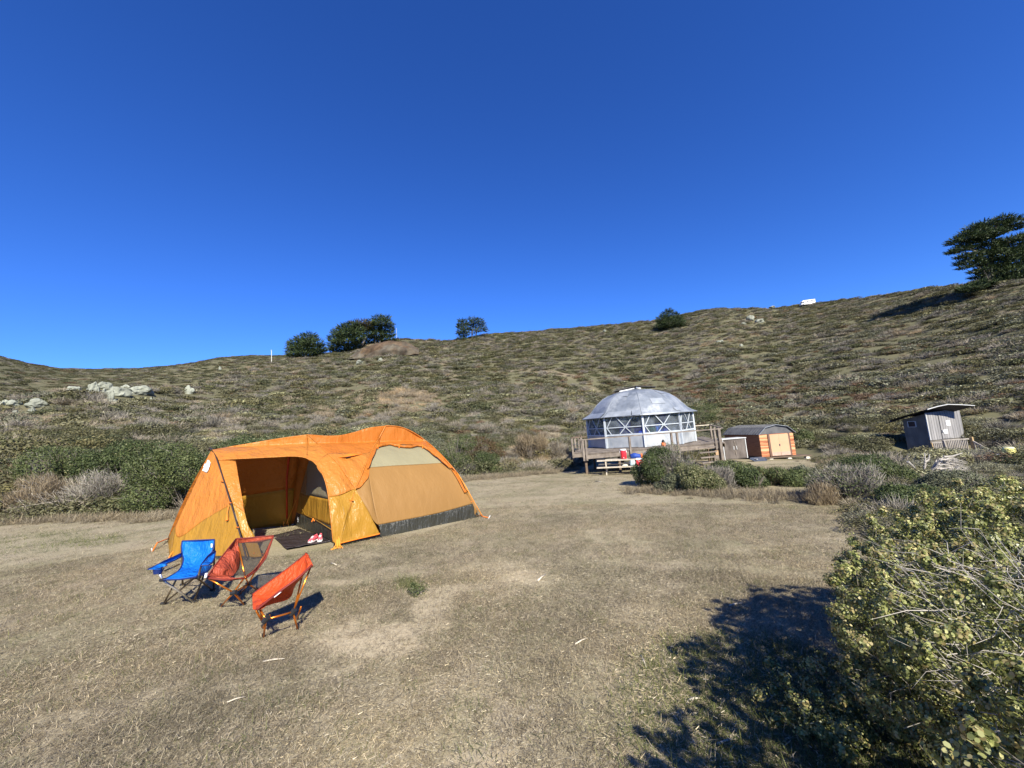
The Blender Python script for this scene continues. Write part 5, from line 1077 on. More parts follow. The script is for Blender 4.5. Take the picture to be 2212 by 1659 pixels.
MB().tube([cq + tu * -.13 - tw * .13 + V((0, 0, .27)), cq + tu * -.10 - tw * .14 + V((0, 0, .22)), cq + tu * .10 - tw * .14 + V((0, 0, .22)), cq + tu * .13 - tw * .13 + V((0, 0, .27))], .01, 6).build('handle', M['whitep'], ck)
def lumpy(name, c, sx, sy, sz, mat, label, cat, seed):
    import bmesh
    bm = bmesh.new(); bmesh.ops.create_icosphere(bm, subdivisions=3, radius=1)
    for v in bm.verts:
        d = v.co.copy(); k = 1 + .28 * mnoise.noise(d * 1.6 + V((seed, 0, 0))) + .12 * mnoise.noise(d * 4 + V((seed, 3, 0))); e = .75
        w = V((math.copysign(abs(d.x) ** e, d.x), math.copysign(abs(d.y) ** e, d.y), math.copysign(abs(d.z) ** e, d.z))) * k
        v.co = tu * w.x * sx + tw * w.y * sy + V((0, 0, max(-.95, w.z) * sz))
    m = bpy.data.meshes.new(name); bm.to_mesh(m); bm.free(); m.materials.append(mat); m.polygons.foreach_set('use_smooth', np.ones(len(m.polygons), dtype=bool)); o = link(name, m); o.location = c + V((0, 0, sz * .93)); tag(o, label, cat); return o
lumpy('duffel_bag', TP(.72, .0, .765), .26, .16, .13, M['blue_bag'], 'slumped dark blue bag lying on the picnic table behind the cooler', 'bag', 1)
o = MB().lathe(TP(1.05, .0, .765), [(.05, 0), (.055, .02), (.055, .16), (.03, .19), (.028, .24)], 12).build('bottle', M['orange_p'], None); tag(o, 'orange bottle on the picnic table beside the dark blue bag', 'bottle')
lumpy('crumpled_cloth', TP(.55, -.68, .465), .15, .11, .15, simple('patterned_cloth', (.42, .52, .52), .8, var=.6, scale=22), 'crumpled white and green patterned cloth on the bench left of the cooler', 'cloth', 3)
lumpy('crumpled_bag', TP(.18, -.68, .465), .13, .07, .045, simple('cream_paper', (.66, .62, .48), .8), 'small cream crumpled bag lying on the middle of the near bench', 'bag', 5)
lumpy('dark_bag', TP(-1.05, .05, .765), .24, .10, .035, simple('black_nylon', (.03, .03, .035), .6), 'flat black bag lying on the left end of the picnic table', 'bag', 7)
tq = TP(1.45, .55, .0); tq = at(1440, 990, 21.0); lumpy('folded_tarp', V((TP(1.38, .45, 0).x, TP(1.38, .45, 0).y, TP(1.38, .45, .70).z)), .22, .16, .17, M['greybag'], 'folded grey-white tarp on a stump at the right end of the picnic table', 'tarp', 8)
sp = TP(1.38, .45, 0); o = MB().lathe(sp, [(.17, -.05), (.16, .3), (.15, .70)], 14).build('stump', W_BROWN, None); tag(o, 'brown wooden stump carrying the folded tarp beside the picnic table', 'stump')
bq = TP(.98, .1, 0); bn = empty('bin', bq, 'dark green bin standing under the right end of the picnic table', 'bin'); MB().lathe(bq, [(.15, 0), (.17, .38), (.18, .40)], 16).build('body', M['greenbin'], bn, True); MB().lathe(bq + V((0, 0, .40)), [(.19, 0), (.19, .03), (.05, .05)], 16).build('rim', M['greenbin'], bn)
# red and black thing on the deck behind the bush
rq_ = DK(4.55, -.25, dzt + .04); rb = empty('lantern', rq_, 'orange-red lantern with a black top on the deck edge behind the juniper-like bush', 'lantern'); MB().lathe(rq_, [(.12, 0), (.13, .05), (.12, .22), (.09, .26)], 14).build('body', M['orange_p'], rb, True); MB().lathe(rq_ + V((0, 0, .26)), [(.08, 0), (.09, .06), (.05, .14), (.02, .17)], 12).build('top', M['tyre'], rb, True)

# ------------------------------------------------------------ cedar shed
def S2(x, y): return (2260 + x / 5.821) * .66527, (1350 + y / 5.821) * .66527
Fl = at(*S2(1250, 775), 26.6); Fr = at(*S2(1895, 742), 26.4); zb = (Fl.z + Fr.z) / 2; Fl = V((Fl.x, Fl.y, 0)); Fr = V((Fr.x, Fr.y, 0)); su = (Fr - Fl).normalized(); sw = V((-su.y, su.x, 0)); SWid = (Fr - Fl).length; 
SBk = at(*S2(545, 362), 29.9); SBk.z = 0; SL = (SBk - Fl).length
rot = Matrix.Rotation(rad(-4), 3, 'Z'); swv = (SBk - Fl).normalized()
def SP(u, w, z): q = Fl + su * u + swv * w; return V((q.x, q.y, zb + z))
shed = empty('shed', SP(SWid / 2, SL / 2, 0), 'small cedar-striped shed with pale double doors and a dark gambrel roof', 'shed')
t = NT('cedar_boards'); geo = t.n('ShaderNodeSeparateXYZ'); t.l(t.coord('World'), geo.inputs[0]); n1 = t.noise(1.5, detail=5); zz = t.math('ADD', geo.outputs[2], t.math('MULTIPLY', n1, .28)); wv = t.n('ShaderNodeTexNoise'); wv.inputs['Scale'].default_value = 5.5; wv.inputs['Detail'].default_value = 3
cmb = t.n('ShaderNodeCombineXYZ'); t.l(zz, cmb.inputs[2]); t.l(cmb.outputs[0], wv.inputs['Vector']); t.col(t.ramp(wv.outputs['Fac'], [(.40, (.30, .095, .045)), (.50, (.50, .20, .09)), (.58, (.66, .38, .19)), (.72, (.64, .44, .27))])); t.set(.7); M['cedar'] = t.m
M['doorp'] = simple('peach_door', (.56, .345, .205), .6, var=.05, scale=2); M['trim'] = simple('brown_trim', (.16, .09, .065), .7); M['sideb'] = wood('dark_cedar_side', (.24, .105, .06), (.38, .19, .10), 2, (1, 1, 9))
t = NT('ribbed_roof'); n1 = t.noise(2, detail=5); t.col(t.ramp(n1, [(.35, (.085, .085, .088)), (.65, (.14, .14, .14))])); t.set(.55, spec=.3); M['shroof'] = t.m
eh = 1.50; k1 = (.43, 1.93); k2 = (SWid / 2, 2.08)
for (nm, pts) in (('front_wall', [(0, 0), (SWid, 0), (SWid, eh), (0, eh)]),):
    MB().prism([SP(u, .0, z) for u, z in pts], swv * .05).build(nm, M['cedar'], shed)
MB().prism([SP(0, SL, z) + su * u for u, z in [(0, 0), (SWid, 0), (SWid, eh), (0, eh)]], swv * .05).build('back_wall', M['sideb'], shed)
for u in (0.0, SWid - .04): MB().box8([SP(u, .052, 0), SP(u + .04, .052, 0), SP(u + .04, SL, 0), SP(u, SL, 0), SP(u, .052, eh), SP(u + .04, .052, eh), SP(u + .04, SL, eh), SP(u, SL, eh)]).build('side_wall', M['sideb'], shed)
pr = [(-.10, eh - .03), (k1[0] - .05, k1[1]), (k2[0], k2[1]), (SWid - k1[0] + .05, k1[1]), (SWid + .10, eh - .03)]
MB().prism([SP(u, -.02, z) for u, z in [(0, eh + .002)] + [(a * .98 + .02, b - .03) for a, b in pr[1:4]] + [(SWid, eh + .002)]], swv * .05).build('gable', M['shroof'], shed)
rf = MB()
for i in range(4):
    (u0, z0), (u1, z1) = pr[i], pr[i + 1]; rf.box8([SP(u0, -.12, z0), SP(u1, -.12, z1), SP(u1, SL + .1, z1), SP(u0, SL + .1, z0), SP(u0, -.12, z0 + .03), SP(u1, -.12, z1 + .03), SP(u1, SL + .1, z1 + .03), SP(u0, SL + .1, z0 + .03)])
    for k in range(14): w = SL * (k + .5) / 14; rf.beam(SP(u0, w, z0 + .04), SP(u1, w, z1 + .04), .05, .03)
rfo = rf.build('roof', M['shroof'], shed); MB().tube([SP(pr[i][0], -.13, pr[i][1] + .02) for i in range(5)], .018, 5).build('verge_trim', M['eave'], rfo)
for i, (u0, u1) in enumerate(((.62, 1.20), (1.205, 1.80))):
    dd = MB().box8([SP(u0, -.06, .03), SP(u1, -.06, .03), SP(u1, -.005, .03), SP(u0, -.005, .03), SP(u0, -.06, 1.46), SP(u1, -.06, 1.46), SP(u1, -.005, 1.46), SP(u0, -.005, 1.46)]).build('door', M['doorp'], shed)
    MB().box(SP((u0 + u1) / 2, -.065, .15), u1 - u0 - .02, .012, .24, su, swv).build('kick_plate', simple('scuffed_pale_%d' % i, (.48, .34, .26), .7), dd)
    if i == 0: MB().box(SP(u1 - .02, -.075, .74), .05, .03, .14, su, swv).build('handle', M['chassis'], dd)
for u in (.56, 1.86): MB().box8([SP(u - .05, -.055, 0), SP(u + .05, -.055, 0), SP(u + .05, -.001, 0), SP(u - .05, -.001, 0), SP(u - .05, -.055, eh), SP(u + .05, -.055, eh), SP(u + .05, -.001, eh), SP(u - .05, -.001, eh)]).build('door_frame', M['trim'], shed)
MB().box8([SP(-.1, -.25, -.10), SP(SWid + .78, -.25, -.10), SP(SWid + .3, SL, -.10), SP(-.1, SL, -.10), SP(-.1, -.25, -.03), SP(SWid + .78, -.25, -.03), SP(SWid + .3, SL, -.03), SP(-.1, SL, -.03)]).build('base_platform', W_BROWN, shed)
for u in (.42, 1.58, 2.72):
    for w in (-.12, 1.5, 3.0): q = SP(u, w, 0); g = gz(q) - .05; MB().box8([V((q.x, q.y, g)) + su * a + swv * b for a, b in ((-.15, -.12), (.15, -.12), (.15, .12), (-.15, .12))] + [V((q.x, q.y, zb - .10)) + su * a + swv * b for a, b in ((-.08, -.08), (.08, -.08), (.08, .08), (-.08, .08))]).build('footing', simple('concrete_block', (.60, .56, .46), .8), shed)
# grey cabinet beside the shed
cB = at(*S2(980, 795), 25.3); cA = at(*S2(538, 812), 25.1); cb0 = V((cA.x, cA.y, 0)); cu = V((cB.x - cA.x, cB.y - cA.y, 0)); CW = cu.length; cu.normalize(); cw = V((-cu.y, cu.x, 0)); cz0 = cB.z
def CQ(u, w, z): q = cb0 + cu * u + cw * w; return V((q.x, q.y, cz0 + z))
cab = empty('storage_cabinet', CQ(CW / 2, .4, 0), 'grey weathered double-door wooden cabinet with pale edging, left of the cedar shed', 'cabinet'); CHh = 1.27
W_CAB = wood('grey_cabinet_wood', (.085, .07, .06), (.17, .145, .125), 3, (1, 1, .4)); W_PALE = simple('pale_grey_edging', (.52, .52, .50), .6)
MB().box8([CQ(0, 0, 0), CQ(CW, 0, 0), CQ(CW, .75, 0), CQ(0, .75, 0), CQ(0, 0, CHh), CQ(CW, 0, CHh), CQ(CW, .75, CHh), CQ(0, .75, CHh)]).build('body', W_CAB, cab)
MB().box8([CQ(-.04, -.06, CHh), CQ(CW + .04, -.06, CHh), CQ(CW + .04, .80, CHh), CQ(-.04, .80, CHh), CQ(-.04, -.06, CHh + .05), CQ(CW + .04, -.06, CHh + .05), CQ(CW + .04, .80, CHh + .05), CQ(-.04, .80, CHh + .05)]).build('lid', W_PALE, cab)
for u in (.0, CW - .05): MB().box8([CQ(u, -.03, 0), CQ(u + .05, -.03, 0), CQ(u + .05, 0, 0), CQ(u, 0, 0), CQ(u, -.03, CHh), CQ(u + .05, -.03, CHh), CQ(u + .05, 0, CHh), CQ(u, 0, CHh)]).build('edge_trim', W_PALE, cab)
for u0, u1 in ((.08, CW / 2 - .005), (CW / 2 + .005, CW - .08)):
    d_ = MB().box8([CQ(u0, -.025, .05), CQ(u1, -.025, .05), CQ(u1, -.003, .05), CQ(u0, -.003, .05), CQ(u0, -.025, CHh - .12), CQ(u1, -.025, CHh - .12), CQ(u1, -.003, CHh - .12), CQ(u0, -.003, CHh - .12)]).build('door', W_CAB, cab)
    s = 1 if u0 > .5 else -1; MB().beam(CQ(CW / 2 + s * .11, -.045, .60), CQ(CW / 2 + s * .09, -.045, .82), .035, .03, cw).build('handle', W_PALE, d_)
for (z0, z1) in ((.85, 1.15), (.28, .55)): MB().beam(CQ(CW / 2 + .0, -.05, z0), CQ(CW / 2 - .01, -.05, z1), .05, .03, cw).build('latch_board', W_GREY, cab)
q = at(*S2(1180, 832), 25.0); q.z = gz(q); td = empty('sled', q, 'low dark grey plastic sled with a pale strap, lying before the shed corner', 'sled')
MB().prism([q + V((-.42, -.2, .04)), q + V((-.30, -.25, .0)), q + V((.30, -.25, .0)), q + V((.44, -.2, .06)), q + V((.50, .1, .16)), q + V((.40, .25, .20)), q + V((-.34, .25, .20)), q + V((-.5, .1, .14))], (0, 0, .035)).build('tray', simple('dark_plastic', (.07, .08, .10), .3, spec=.5), td); MB().box(q + V((-.22, -.02, .16)), .07, .46, .03).build('strap', W_PALE, td)
q = at(*S2(405, 690), 24.2); q.z = gz(q) + .0; MBo = MB().box(V((q.x, q.y, at(*S2(405, 690), 24.2).z - .02)), .24, .24, .26, rtC, dirC).build('box', M['card'], None); tag(MBo, 'small tan cardboard box at the foot of the big deck stair post', 'box'); 
MB2 = MB().box(V((q.x, q.y, (at(*S2(405, 690), 24.2).z - .15 + q.z) / 2)), .5, .5, abs(at(*S2(405, 690), 24.2).z - .15 - q.z), rtC, dirC).build('step_block', W_GREY, None); tag(MB2, 'grey wooden block under the cardboard box beside the deck stairs', 'block')

# ------------------------------------------------------------ outhouse with its deck and stairs
def O(x, y): return (2840 + x / 4.561) * .66527, (1260 + y / 4.561) * .66527
YO = 25.0
Nb = at(*O(822, 772), YO); Rb = at(*O(1340, 742), YO + .5); Lb = at(*O(482, 850), YO + 1.15); zo = Nb.z
n0 = V((Nb.x, Nb.y, 0)); ou = V((Rb.x - Nb.x, Rb.y - Nb.y, 0)); OWd = ou.length; ou.normalize(); ow = V((Lb.x - Nb.x, Lb.y - Nb.y, 0)); OLn = ow.length; ow.normalize()
def OP(u, w, z): q = n0 + ou * u + ow * w; return V((q.x, q.y, zo + z))
oh = empty('outhouse', OP(OWd / 2, OLn / 2, -.6), 'small grey plank outhouse with an upswept curved roof on the slope at right', 'outhouse')
t = NT('grey_vertical_planks'); sx = t.n('ShaderNodeSeparateXYZ'); t.l(t.coord('World'), sx.inputs[0]); n1 = t.noise(3, detail=6, rough=.65, stretch=(1, 1, .12)); wv = t.n('ShaderNodeTexWave'); wv.wave_type = 'BANDS'; wv.bands_direction = 'X'; wv.inputs['Scale'].default_value = 1.6; t.l(t.coord('World'), wv.inputs['Vector'])
t.col(t.mix(t.ramp(wv.outputs['Fac'], [(.02, .8), (.10, 0)]), t.ramp(n1, [(.3, (.17, .165, .165)), (.6, (.30, .29, .285)), (.8, (.42, .41, .39))]), (.05, .05, .05))); t.set(.85); M['planks'] = t.m
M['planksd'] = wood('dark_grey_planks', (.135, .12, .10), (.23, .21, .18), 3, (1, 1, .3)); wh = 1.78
def wallb(a, b, off, nm, z0, z1, mat, bz=None): MB().box8([a + V((0, 0, z0)), b + V((0, 0, z0)), b + off + V((0, 0, z0)), a + off + V((0, 0, z0)), a + V((0, 0, z1)), b + V((0, 0, bz or z1)), b + off + V((0, 0, bz or z1)), a + off + V((0, 0, z1))]).build(nm, mat, oh)
wallb(OP(0, 0, 0), OP(OWd, 0, 0), ow * .05, 'front_wall', -.02, 1.72, M['planks'], 1.84); wallb(OP(0, .052, 0), OP(0, OLn, 0), ou * .05, 'side_wall', -2.0, 1.66, M['planksd'], 1.36); wallb(OP(OWd - .05, .052, 0), OP(OWd - .05, OLn, 0), ou * .05, 'side_wall', -2.0, 1.80, M['planksd'], 1.45); wallb(OP(0.05, OLn - .05, 0), OP(OWd - .05, OLn - .05, 0), ow * .05, 'back_wall', -2.0, 1.3, M['planksd'], 1.4)
MB().box8([OP(0, 0, -2.0), OP(OWd, 0, -2.0), OP(OWd, .05, -2.0), OP(0, .05, -2.0), OP(0, 0, -.05), OP(OWd, 0, -.05), OP(OWd, .05, -.05), OP(0, .05, -.05)]).build('skirt', M['planksd'], oh)
MB().beam(OP(-.01, -.02, 0), OP(-.01, -.02, 1.7), .07, .05, ow).build('corner_trim', W_PALE, oh)
dr = MB().box8([OP(1.0, -.03, .02), OP(1.75, -.03, .02), OP(1.75, -.004, .02), OP(1.0, -.004, .02), OP(1.0, -.03, 1.55), OP(1.75, -.03, 1.57), OP(1.75, -.004, 1.57), OP(1.0, -.004, 1.55)]).build('door', M['planks'], oh); MB().box(OP(1.06, -.06, .5), .09, .05, .14, ou, ow).build('handle', W_PALE, dr); MB().box(OP(1.3, -.045, .45), .34, .02, .3, ou, ow).build('patch', W_PALE, dr)
MB().box(OP(1.62, -.045, .98), .33, .02, .34, ou, ow).build('notice', M['whitep'], oh)
wf = MB(); wc = lambda w, z: OP(-.02, w, z)
for a, b in (((.55, .86), (.95, .86)), ((.55, 1.22), (.95, 1.22)), ((.55, .86), (.55, 1.22)), ((.95, .86), (.95, 1.22))): wf.beam(wc(*a), wc(*b), .035, .04, ou)
wo = wf.build('window', W_PALE, oh); MB().box8([wc(.56, .87) + ou * .01, wc(.94, .87) + ou * .01, wc(.94, .87) + ou * .016, wc(.56, .87) + ou * .016, wc(.56, 1.21) + ou * .01, wc(.94, 1.21) + ou * .01, wc(.94, 1.21) + ou * .016, wc(.56, 1.21) + ou * .016]).build('pane', M['glass_dark'], wo)
rpts = [(290, 495, 1.4), (420, 455, .9), (600, 385, .3), (775, 325, -.5), (930, 280, -.55), (1080, 250, -.6), (1280, 255, -.55), (1475, 268, -.5)]
lo = [at(*O(x, y), YO + d) for x, y, d in rpts]; back = ow * 1.0 + V((0, 0, -.10)); rb_ = MB()
ext = [.5, .9, 1.3, 2.0, 2.1, 2.1, 2.0, 1.7]; vs_ = []
for p, e in zip(lo, ext): vs_ += [p, p + V((0, 0, .05)), p + ow * e + V((0, 0, -.30 * e + .05)), p + ow * e + V((0, 0, -.30 * e))]
fs = []
for i in range(len(lo) - 1):
    a, b = 4 * i, 4 * i + 4; fs += [(a, b, b + 1, a + 1), (a + 1, b + 1, b + 2, a + 2), (a + 2, b + 2, b + 3, a + 3), (a + 3, b + 3, b, a)]
fs += [(0, 1, 2, 3), (len(lo) * 4 - 1, len(lo) * 4 - 2, len(lo) * 4 - 3, len(lo) * 4 - 4)]
ro = MB().add(vs_, fs).build('roof', simple('dark_roof_board', (.055, .05, .05), .8), oh); MB().tube([p + V((0, -.02, .03)) for p in lo[3:]], .03, 6).build('roof_edge', W_PALE, ro)
def ob_(x, y, d=-.9): return at(*O(x, y), YO + d)
od = empty('outhouse_deck', ob_(1200, 1000), 'small grey deck with a baluster railing and a stair going down beside the outhouse', 'deck'); zt0 = ob_(840, 812); zt1 = ob_(1390, 752)
W_RAIL = wood('bleached_rail', (.26, .23, .20), (.46, .42, .37), 5, (1, 1, 1)); W_YEL = wood('yellowish_post', (.34, .22, .10), (.52, .38, .20), 4, (1, 1, 1))
MB().beam(zt0, ob_(1010, 800), .05, .07).beam(ob_(1000, 775), zt1, .06, .07).build('top_rail', W_RAIL, od); MB().beam(ob_(850, 885), ob_(1430, 955), .05, .07).build('bottom_rail', W_RAIL, od)
for k in range(13):
    x = 1075 + 26 * k; 
    if k < 12: MB().beam(ob_(x, 775), ob_(x + 34, 925 + k * 2.5), .055, .03, ow).build('baluster', W_RAIL, od)
for k in range(7): x = 845 + 27 * k; MB().beam(ob_(x, 808), ob_(x + 20, 890), .045, .03, ow).build('baluster', W_RAIL, od)
for (x0, y0, x1, y1, s, m_) in ((1425, 725, 1515, 1125, .14, W_YEL), (1015, 775, 1060, 905, .09, W_RAIL), (835, 810, 860, 900, .08, W_YEL)): MB().beam(ob_(x0, y0, -.95), ob_(x1, y1, -.95), s, s, ow).build('post', m_, od)
dA, dB = ob_(1230, 990, -1.0), ob_(1510, 972, -1.0); MB().beam(dA, dB, .10, .18).build('rim_board', W_RAIL, od)
for k in range(9): a = ob_(900 + 68 * k, 905 + 8 * k, -.8); MB().beam(a + V((0, 0, -.0)), V((a.x, a.y, a.z)) + ow * .7, .20, .04).build('deck_board', W_GREY, od)
sA, sB = ob_(1450, 785, -1.0), ob_(1860, 1005, -2.2); MB().beam(sA, sB, .05, .07).build('stair_rail', W_RAIL, od); MB().beam(ob_(1490, 985, -1.0), ob_(1800, 1155, -2.2), .05, .14).build('stair_stringer', W_BROWN, od)
for k in range(9): f = (k + .5) / 9; a = sA.lerp(sB, f); MB().beam(a, a + V((0, 0, -.62 - .05 * f)), .05, .03, ow).build('stair_baluster', W_RAIL, od)
for k in range(5): f = k / 5; a = ob_(1520, 1010, -.9).lerp(ob_(1790, 1150, -2.1), f); MB().box(a + ow * .3, .28, .7, .04, ou, ow).build('stair_tread', W_GREY, od)
# yellow drum and pale sack beyond the stair
def YB(x, y, d): return at((3200 + x / 17.7) * .66527, (1430 + y / 17.7) * .66527, d)
yb = YB(1480, 1180, 17.0); ydm = empty('drum', yb, 'faded yellow plastic drum standing in the brush at the right edge', 'drum'); MB().lathe(yb + V((0, 0, -.05)), [(.18, 0), (.205, .04), (.205, .25), (.195, .27), (.205, .29), (.20, .56), (.16, .61)], 22).build('body', simple('yellow_plastic', (.72, .66, .22), .45, var=.1), ydm, True); MB().lathe(yb + V((0, 0, .56)), [(.16, 0), (.15, .03), (.05, .035)], 20).build('lid', simple('pale_yellow_plastic', (.80, .76, .45), .45), ydm)
pb = YB(830, 1030, 17.2); ob2 = lumpy('sack', pb, .22, .13, .10, simple('blue_white_sack', (.45, .50, .62), .6, var=.6, scale=14), 'white and blue plastic sack lying at the foot of the outhouse stair', 'sack', 12)
for q in (ob_(1515, 1125, -.95), ob_(840, 900), ob_(1290, 950, -1), YB(1480, 1180, 21.3), ob_(1860, 1120, -2.2)): print('OD', [round(a, 2) for a in q], round(gz(q), 2))
print('buildings', tuple(round(q, 2) for q in DC), 'shed', tuple(round(q, 2) for q in Fl), SWid, zb, gz(Fl), 'cab', CW, 'out', OWd, OLn, zo, gz(Nb), 'deck', LD)

# ------------------------------------------------------------ camping chairs
def Cz(x, y): return 299.4 + x * .1955, 1117.7 + y * .1955
def cp(x, y, d): return at(*Cz(x, y), d)
def cg(x, y): q = gp(*Cz(x, y)); q.z = H(q.x, q.y) + .012; return q
def strip(name, rows, mat, parent, ncol=10, nrow=24, sag=.03, wr=.012, seed=0, thick=.003):
    """fabric between a left and a right 3-D edge"""
    L_ = [r[0] for r in rows]; R_ = [r[1] for r in rows]
    def sp(P, n):
        out = []
        for k in range(n):
            s = (len(P) - 1) * k / (n - 1); i = min(int(s), len(P) - 2); t = s - i; p0 = P[max(i - 1, 0)]; p1 = P[i]; p2 = P[i + 1]; p3 = P[min(i + 2, len(P) - 1)]
            out.append(.5 * ((2 * p1) + (p2 - p0) * t + (2 * p0 - 5 * p1 + 4 * p2 - p3) * t * t + (3 * p1 - p0 - 3 * p2 + p3) * t ** 3))
        return out
    L_ = sp(L_, nrow); R_ = sp(R_, nrow); g = []
    for j in range(nrow):
        n_ = (R_[j] - L_[j]).cross(L_[min(j + 1, nrow - 1)] - L_[max(j - 1, 0)]).normalized()
        if n_.y < 0: n_ = -n_
        for i in range(ncol): u = i / (ncol - 1); g.append(L_[j].lerp(R_[j], u) + n_ * sag * math.sin(math.pi * u) * math.sin(math.pi * min(1, (j + 1) / nrow * 1.1)))
    base = V((0, 0, 0)); q = parent
    while q: base += V(q.location); q = q.parent
    return sheet(name, g, ncol, nrow, mat, parent, wr, base=base, thick=thick, seed=seed), L_, R_
def rod(name, pts, r, mat, par): return MB().tube(pts, r, 8).build(name, mat, par, True)
def chairfab(name, c, wr=.9, trans=.18): return fabric(name, c, trans, .5, wr * .7, 6.0)
FB = chairfab('blue_chair_fabric', (.008, .19, .74)); FBE = simple('navy_binding', (.01, .025, .12), .6); FR1 = chairfab('brick_red_fabric', (.42, .075, .035)); FR2 = chairfab('bright_red_orange_fabric', (.66, .085, .018))
FRE = simple('dark_red_binding', (.17, .025, .018), .6); PO = simple('orange_anodised', (.72, .22, .03), .28, .75, var=.05); PG = simple('brown_steel', (.16, .12, .075), .4, .5); PS = simple('silver_pole', (.75, .74, .72), .25, .8, var=.03); HB = simple('black_hub', (.025, .025, .027), .5); TAGW = simple('white_tag', (.85, .85, .84), .6, var=.01)
t = NT('chair_mesh'); t.col((.035, .03, .03)); t.set(.8); ck_ = t.n('ShaderNodeTexNoise'); ck_.inputs['Scale'].default_value = 300; tp = t.n('ShaderNodeBsdfTransparent'); mx = t.n('ShaderNodeMixShader'); mx.inputs[0].default_value = .42; t.l(tp.outputs[0], mx.inputs[1]); t.l(t.b.outputs[0], mx.inputs[2]); t.l(mx.outputs[0], t.out.inputs[0]); MESHM = t.m
# blue armchair
fl, fr, br, bl = cg(275, 968), cg(610, 944), cg(818, 812), cg(486, 752)
b = (fl + fr + br + bl) / 4; ch = empty('camping_chair', b, 'blue folding camping armchair with a cup holder, leftmost of the three chairs', 'chair', 'camping chairs in front of the tent')
rows = [((482, 262, 5.0), (836, 245, 5.0)), ((474, 330, 4.97), (830, 322, 4.98)), ((480, 400, 4.93), (806, 385, 4.94)), ((495, 460, 4.88), (752, 445, 4.9)), ((482, 520, 4.82), (705, 510, 4.84)), ((440, 590, 4.68), (688, 565, 4.72)), ((362, 642, 4.5), (668, 612, 4.56)), ((278, 690, 4.36), (640, 657, 4.42))]
fab, L_, R_ = strip('seat', [(cp(*a), cp(*c)) for a, c in rows], FB, ch, 14, 34, .05, .022, 31)
MB().tube(L_, .008, 5).build('seat_binding', FBE, ch); MB().tube(R_, .008, 5).build('seat_binding', FBE, ch); MB().tube([L_[0], R_[0]], .010, 5).build('back_binding', FBE, ch); MB().tube([L_[-1], (L_[-1] + R_[-1]) / 2 - V((0, 0, .01)), R_[-1]], .010, 5).build('front_binding', FBE, ch)
side, a1, a2 = strip('side_panel', [(cp(690, 535, 4.72), cp(820, 525, 4.95)), (cp(655, 600, 4.55), cp(790, 575, 4.9)), (cp(640, 655, 4.43), cp(735, 640, 4.75))], FB, ch, 8, 10, .0, .012, 5)
arm, a1, a2 = strip('armrest', [(cp(845, 368, 4.98), cp(850, 375, 5.0)), (cp(770, 420, 4.82), cp(838, 440, 4.9)), (cp(712, 492, 4.66), cp(812, 500, 4.74)), (cp(683, 534, 4.58), cp(770, 528, 4.62))], FB, ch, 8, 14, -.012, .006, 6)
MB().tube(a1, .008, 5).build('armrest_binding', FBE, ch); MB().tube(a2 + [a1[-1]], .008, 5).build('armrest_binding', FBE, ch)
arm, a1, a2 = strip('armrest', [(cp(480, 392, 4.93), cp(490, 425, 4.95)), (cp(380, 440, 4.75), cp(395, 475, 4.75)), (cp(270, 490, 4.55), cp(300, 515, 4.55)), (cp(200, 530, 4.42), cp(310, 530, 4.44))], FB, ch, 8, 14, -.012, .006, 7)
MB().tube(a1, .008, 5).build('armrest_binding', FBE, ch); MB().tube(a2, .008, 5).build('armrest_binding', FBE, ch)
chd, a1, a2 = strip('armrest_tip', [(cp(232, 512, 4.45), cp(320, 520, 4.45)), (cp(175, 540, 4.38), cp(265, 555, 4.40)), (cp(105, 574, 4.30), cp(240, 575, 4.36))], FB, ch, 6, 8, -.01, .004, 8); MB().tube(a1, .008, 5).build('armrest_binding', FBE, ch)
cc_ = cp(212, 575, 4.38); MB().lathe(cc_ + V((0, 0, -.04)), [(.036, 0), (.042, .06), (.043, .062), (.036, .02)], 14).build('cup_holder', FBE, ch)
HLF, HRF, HLB, HRB = cp(262, 690, 4.38), cp(655, 662, 4.45), cp(488, 560, 4.98), cp(822, 560, 5.0)
for nm, p, q, m_, r in (('cross_leg', HLF, fr, PS, .012), ('cross_leg', HRF + V((-.03, 0, .0)), fl, PG, .010), ('cross_leg', cp(415, 690, 4.75), fl, PG, .010), ('cross_leg', cp(720, 640, 4.8), fr, PG, .010), ('cross_leg', cp(640, 665, 4.6), br, PG, .010), ('cross_leg', cp(700, 600, 4.95), bl, PG, .010),
                       ('upright', cp(836, 250, 5.02), br + V((.0, .02, 0)), PG, .011), ('upright', cp(478, 400, 5.05), bl, PG, .011), ('arm_post', HLF, cp(215, 590, 4.40), PS, .011), ('arm_post', cp(235, 640, 4.40), cp(280, 560, 4.50), PO, .008), ('arm_post', HRF, cp(688, 545, 4.6), PG, .010)): rod(nm, [p, q], r, m_, ch)
rod('arm_brace', [cp(290, 590, 4.5), cp(450, 520, 4.9)], .008, PG, ch)
for p in (fl, fr, br, bl): MB().tube([p - V((.028, 0, 0)), p + V((.028, 0, .004))], .018, 8).build('foot', HB, ch)
for p in (HLF, HRF): MB().tube([p - V((.02, 0, 0)), p + V((.025, 0, 0))], .02, 8).build('hub', HB, ch)
a, b_ = cp(808, 292, 4.96), cp(824, 322, 4.96); MB().box((a + b_) / 2 - V((0, .012, 0)), .018, .004, .045).build('label', TAGW, ch)
